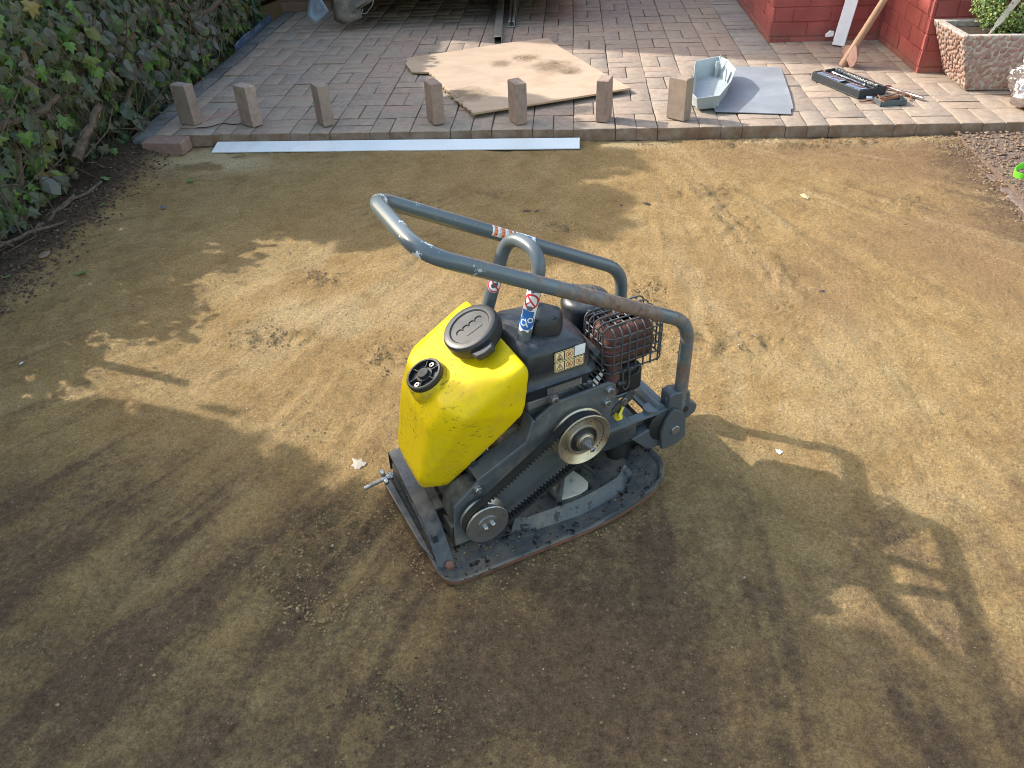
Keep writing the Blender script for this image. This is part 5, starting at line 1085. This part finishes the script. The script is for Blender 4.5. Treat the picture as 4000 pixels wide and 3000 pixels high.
while k < 300:
    y = random.uniform(-1.15, 1.35); z = random.uniform(-.02, .80)
    if bare(y, z) and random.random() < .97: continue
    v = Vector((-2.26, y, z))-cp; d = v.dot(f)
    if abs(v.dot(r)/d*3072) > 2000 or v.dot(u)/d*3072 > 1500: continue
    ov = random.random() < (.85 if (y > -.15 and z > .15) else .06)
    o = bpy.data.objects.new('leaf', random.choice(ML['oval' if ov else 'ivy'])); C.objects.link(o); o.parent = hg
    o.location = Vector((-2.262+random.gauss(0, .028)+.05*z-.02*max(0, y+.2), y, z))-hg.location
    o.rotation_euler = leaf_frame((1, random.gauss(-.5, .4), random.gauss(.4, .35)), (random.gauss(0,.3), random.gauss(0,.5), -1), random.gauss(0, .4)).to_euler(); s_ = random.uniform(.036, .088)*(1.2 if ov else .95); o.scale = (s_*(1.15 if ov else 1), s_, s_); k += 1
# woody stems
m_bark = plain('ivy_bark', (.095, .068, .046), .9, var=.45, scale=40, bump=.9, bscale=90, bdist=.004)
BR = [([(-2.27,-1.5,.30),(-2.25,-.95,.37),(-2.24,-.66,.34),(-2.24,-.46,.33)],.020),([(-2.24,-.52,.09),(-2.21,-.38,.17),(-2.20,-.27,.235)],.026),([(-2.30,-.9,-.05),(-2.27,-.80,.3),(-2.29,-.72,.75)],.018),([(-2.3,-.42,.30),(-2.27,-.30,.42),(-2.28,-.22,.60)],.014),
      ([(-2.33,.9,.35),(-2.24,1.25,.30),(-2.20,1.6,.38),(-2.25,1.95,.62)],.017),([(-2.3,.1,.1),(-2.26,.35,.28),(-2.22,.62,.33)],.013),([(-2.28,-1.4,-.02),(-2.2,-1.05,-.03),(-2.17,-.75,-.01),(-2.14,-.55,-.02)],.010),([(-2.25,-1.3,.0),(-2.16,-1.1,.02),(-2.12,-.9,-.035)],.008),([(-2.3,-1.2,.02),(-2.2,-1.3,.12),(-2.15,-1.22,.02)],.006)]
for pth, rd in BR:
    mb = MB(); pp = fillet([Vector(q_)-hg.location for q_ in pth], .12, 5); pp = [q_+Vector((random.gauss(0,.004), random.gauss(0,.006), random.gauss(0,.006))) for q_ in pp]; mb.tube(pp, [rd*(1-.35*i/len(pp)) for i in range(len(pp))], 8); part(mb, 'branch', m_bark, hg)
mb = MB()
for k in range(420):
    y = random.uniform(-1.8, 1.5); x = -2.28+random.uniform(-.12, .09); z0 = random.uniform(-.05, .45); dy, dz, dx = random.gauss(0,.14), random.uniform(.03,.3), random.gauss(.01,.05)
    if z0 < .05 and random.random() < .5: dz = random.uniform(-.02, .05); x += .06
    mb.tube([Vector((x,y,z0))-hg.location, Vector((x+dx*.7+random.gauss(0,.015),y+dy*.5+random.gauss(0,.02),z0+dz*.5))-hg.location, Vector((x+dx,y+dy,z0+dz))-hg.location], [.0032,.0025,.0014], 5)
part(mb, 'twigs', m_bark, hg)['kind'] = 'stuff'
# green wire fence
fe = empty('wire_fence', (-2.30, .3, -.06)); tag(fe, 'green plastic coated chain link fence inside the hedge', 'fence')
m_gw = plain('green_wire', (.035, .075, .055), .5); mb = MB(); st = .026
for i in range(int(3.6/(2*st))):
    y0 = -2.0+i*2*st
    for sgn in (1, -1):
        path = [(0+.001*sgn, y0-.3+(st/2 if k % 2 else -st/2)*sgn+random.gauss(0,.0012)+ (st if sgn < 0 else 0), k*st) for k in range(29)]; mb.tube(path, .00135, 4, caps=False)
part(mb, 'wire_mesh', m_gw, fe)
for y_ in (-1.6, .55, 2.3):
    mb = MB(); mb.tube([(-.03,y_-.3,-.03),(-.03,y_-.3,.82)], .018, 12); part(mb, 'post', m_gw, fe)
# dark boards added behind the hedge to block light and keep it dark
tf = empty('shade_boards', (-2.78, .2, -.06)); tag(tf, 'added dark boards blocking light behind the ivy hedge', 'fence'); m_dark = wood('dark_timber', (.035, .025, .018), (.06, .043, .03), (20, 20, 2), .8)
for k in range(34):
    mb = MB(); mb.box((-.009,-.068,0), (.009,.068,(1.44 if -2.1+k*.142 > 1.0 else .60)+random.uniform(-.01,.01))); part(mb, 'plank', m_dark, tf, smooth=0, loc=(0, -2.3+k*.142, 0))
def soilf():
    y = random.uniform(-1.6, .05); x = -2.05-.03*y+random.gauss(-.08, .07)
    return (x, y, gz(x, y)) if -2.4 < x < -1.85 else None
m_clod = stone_mat('soil_clod', [(0, (.03, .02, .014)), (.6, (.06, .04, .027)), (.9, (.10, .07, .045)), (1, (.16, .12, .08))])
scatter(3600, soilf, .0015, .009, m_clod, 'soil_crumbs', 'dark crumbly soil under the ivy hedge', power=2.5)

# taller growth whose shade falls across the yard
m_tall = leaf_mat('laurel_leaves', [(0, (.03, .06, .02)), (.6, (.05, .10, .03)), (1, (.08, .14, .04))], True, transl=.12)
lb = empty('laurel_bush', (-2.85, .35, -.06)); tag(lb, 'tall laurel bush rising behind the ivy hedge', 'bush')
def lf(core):
    def g():
        x = random.uniform(-3.05, -2.62); yc = (x+2.3)*-.325; y = random.uniform(-.50, .98)+yc; e = (y-yc-.24)/.74; hh = (-2.3-x)/.951*.687
        z = random.uniform(.45, (1.74-.22*max(0, abs(e)-.55)+.09*math.sin(y*11)+.05*math.sin(y*29))+hh*(.9))
        if not core and random.random() < .15: z += .06
        return (x, y, z), (random.gauss(-.6,.5), random.gauss(0,.6), .6), (random.gauss(0,.6), random.gauss(0,.6), -1), random.uniform(.16, .24) if core else random.uniform(.07, .12), 'oval'
    return g
cr = cloud('crown', 2300, lf(False), m_tall, 'oval', None, lb); cloud('inner_crown', 1500, lf(True), m_tall, 'oval', None, lb)
mb = MB(); mb.tube([(0,0,0),(.03,.05,.6),(0,.1,1.5)], [.05,.04,.02], 10); mb.tube([(0,.02,.3),(-.05,-.3,.9),(0,-.45,1.5)], [.035,.025,.012], 8); part(mb, 'trunk', m_bark, lb)
tt = empty('garden_tree', (-3.1, -3.6, -.06)); tag(tt, 'dense leafy garden tree beside the yard', 'tree')
def tfn(core):
    def g():
        x = random.uniform(-3.3, -2.55); yc = (x+2.3)*-.325; z = random.uniform(.0, 3.3); h = z-(-2.3-x)*.722
        ed = -1.84-.06*min(1, max(0, (h-1.2)/.5))-.04*min(1, max(0, (h-1.7)/.5))-.10*min(1, max(0, (.9-h)/.4))-.05*math.sin(h*6+.6)-.035*math.sin(h*17+1)
        if core: y = yc+ed-.13-random.random()*2.0
        else:
            y = yc+ed-abs(random.gauss(0, .17))
            if random.random() < .07: y += .12*random.random()
        return (x, y, z), (random.gauss(-.7,.5), random.gauss(0,.6), .5), (random.gauss(0,.6), random.gauss(0,.6), -1), random.uniform(.26, .38) if core else random.uniform(.06, .12), 'oval'
    return g
cloud('crown', 4600, tfn(False), m_tall, 'oval', None, tt); cloud('inner_crown', 1900, tfn(True), m_tall, 'oval', None, tt)
mb = MB(); mb.tube([(0,0,0),(.02,.1,1.2),(.05,.3,2.2),(0,.5,2.9)], [.14,.12,.08,.03], 12); mb.tube([(.02,.1,1.2),(.1,.7,2.0),(.2,1.0,2.8)], [.07,.05,.02], 8); mb.tube([(.02,.1,1.2),(-.1,-.4,1.8),(-.1,-.6,2.6)], [.07,.05,.02], 8); part(mb, 'trunk', m_bark, tt)
nb = empty('brick_garage', (-2.95, 2.40, -.06), SUN_AZ); tag(nb, 'flat roofed brown brick garage standing beyond the hedge', 'garage')
m_nb = plain('brown_brick', (.24, .14, .10), .9, var=.3, scale=6)
mb = MB(); mb.box((-4.4,0,0), (0,5.6,3.7)); part(mb, 'wall', m_nb, nb, smooth=0)
mb = MB(); mb.box((-4.45,0.02,3.7), (.05,5.65,3.82)); part(mb, 'roof', plain('roof_tiles', (.10, .07, .06), .9), nb, smooth=0)

# ------------------------------------------------------------------ small things
LV = [(-1.861,-1.298,.050,'fresh green ivy leaf lying alone on the sand','ivy',(.10,.22,.06)),(-1.769,-.451,.036,'green ivy leaf lying by the pale sand patch','ivy',(.07,.16,.035)),(-1.789,-.718,.042,'dusty blue-grey fallen leaf on the sand','oval',(.11,.13,.12)),(-2.135,-.50,.045,'green leaf fallen on the dark soil under the hedge','ivy',(.09,.18,.06)),
      (-2.06,-.72,.034,'narrow green leaf on the crumbly soil edge','oval',(.10,.20,.06)),(-2.059,-1.198,.055,'brown curled dead leaf on dark soil','oval',(.17,.10,.065)),(-2.10,-1.37,.035,'yellowish green leaf fallen beside the hedge roots','ivy',(.14,.18,.05)),(-1.765,-1.877,.022,'small white leaf fragment on shaded sand','oval',(.55,.58,.6)),(-.578,-2.319,.040,'pale dry leaf scrap lying near the compactor plate','ivy',(.42,.36,.29)),(-1.104,-1.141,.020,'tiny brown leaf scrap on the sunlit sand','oval',(.20,.12,.08)),(.528,-2.248,.020,'white scrap lying beside the handle shadow','ivy',(.7,.68,.64))]
for x, y, s_, lab, sh, col in LV:
    vs, fs = LG[sh]; me = bpy.data.meshes.new('fallen_leaf'); me.from_pydata([(a, b-.4, .12+.5*c+.25*a*a) for a, b, c in vs], [], fs); me.materials.append(leaf_mat('fallen_leaf_mat', [(0, col), (1, [q_*1.1 for q_ in col])], False, transl=.1)); o = bpy.data.objects.new('fallen_leaf', me); C.objects.link(o)
    o.location = (x, y, gz(x, y)+.003); o.scale = (s_, s_, s_); o.rotation_euler = (random.gauss(0,.15), random.gauss(0,.15), random.uniform(0, 6.28)); tag(o, lab, 'leaf', 'fallen leaves on the ground')
CH = [(-.196,-.787,.016,'largest flat dark bark chip on the shaded sand'),(-.155,-.80,.011,'small bark chip touching the large one'),(.198,-.740,.011,'dark bark chip lying just inside the bush shadow on the sand'),(.299,-.730,.012,'bark chip lying at the edge of the shade on the sand'),(.841,-1.432,.010,'single dark clod on open sunlit sand'),(.96,-.666,.020,'pale streaked sand lump on the sunlit ground'),(1.278,-.939,.008,'small dark chip far out on the sunlit sand')]
for k, (x, y, s_, lab) in enumerate(CH):
    vs, fs = rock(s_, 300+k); mb = MB(); mb.add([(a*1.4, b*.8, max(c, -.002)*.4) for a, b, c in vs], fs); o = mb.build('bark_chip', flat('chip', (.42, .32, .18) if k == 5 else (.055, .042, .034), .9), smooth=0); o.location = (x, y, gz(x, y)+.001); o.rotation_euler = (0, 0, k); tag(o, lab, 'chip', 'chips on the sand')
mb = MB()
for k in range(11):
    a = random.uniform(0, 6.28); L = random.uniform(.02, .065); mb.tube([(0,0,.004),(L*.5*math.cos(a)+random.gauss(0,.004),L*.5*math.sin(a)+random.gauss(0,.004),.006),(L*math.cos(a+.3),L*math.sin(a+.3),.002)], .0007, 4)
o = mb.build('dry_root', plain('dry_root', (.17, .12, .075), .9)); o.location = (-.44, -2.725, gz(-.44, -2.725)); tag(o, 'wispy dry root lying on the sand before the compactor', 'root')
def line(name, pts, rd, mat, lab, cat):
    mb = MB(); o0 = Vector(pts[0]); mb.tube(fillet([Vector(q_)-o0 for q_ in pts], .08, 4), rd, 6); o = mb.build(name, mat, smooth=60); o.location = o0; tag(o, lab, cat)
line('pink_string', [(-1.93,.205,.006),(-1.885,.27,.006),(-1.83,.37,.006),(-1.76,.30,.006),(-1.80,.262,.006),(-1.97,.25,.006)], .0013, flat('pink_twine', (.55, .20, .17), .8), 'pink builder string lying in a loop on the paving', 'string')
line('black_cord', [(-1.93,.084,.007),(-1.857,.095,.007),(-1.82,.152,.007),(-1.74,.118,.007),(-1.70,.15,.008),(-1.715,.19,.02)], .0028, m_rubber, 'short black cord twisted between two upright bricks', 'cord')
line('thin_wire', [(-1.735,.45,.005),(-1.80,.65,.06),(-1.93,.95,.075),(-2.0,1.25,.07),(-2.07,1.62,.045)], .0013, plain('dull_wire', (.34, .29, .26), .6), 'thin bent wire arching over the paving by the hedge', 'wire')
mb = MB(); mb.prism([(1.60,-.02),(1.60,.028),(1.8,.045),(2.0,.04),(2.2,.052),(2.4,.05),(2.4,-.02)], lambda a, b, d: (d+.006*math.sin(a*23), a-1.6, b), 0, .003); o = mb.build('blue_membrane', worn('blue_plastic', (.05, .09, .17), (.22, .25, .29), .4, amt=.5, scale=22), smooth=0); o.location = (-2.25, 1.6, 0); tag(o, 'strip of blue plastic membrane between kerb and hedge', 'membrane')
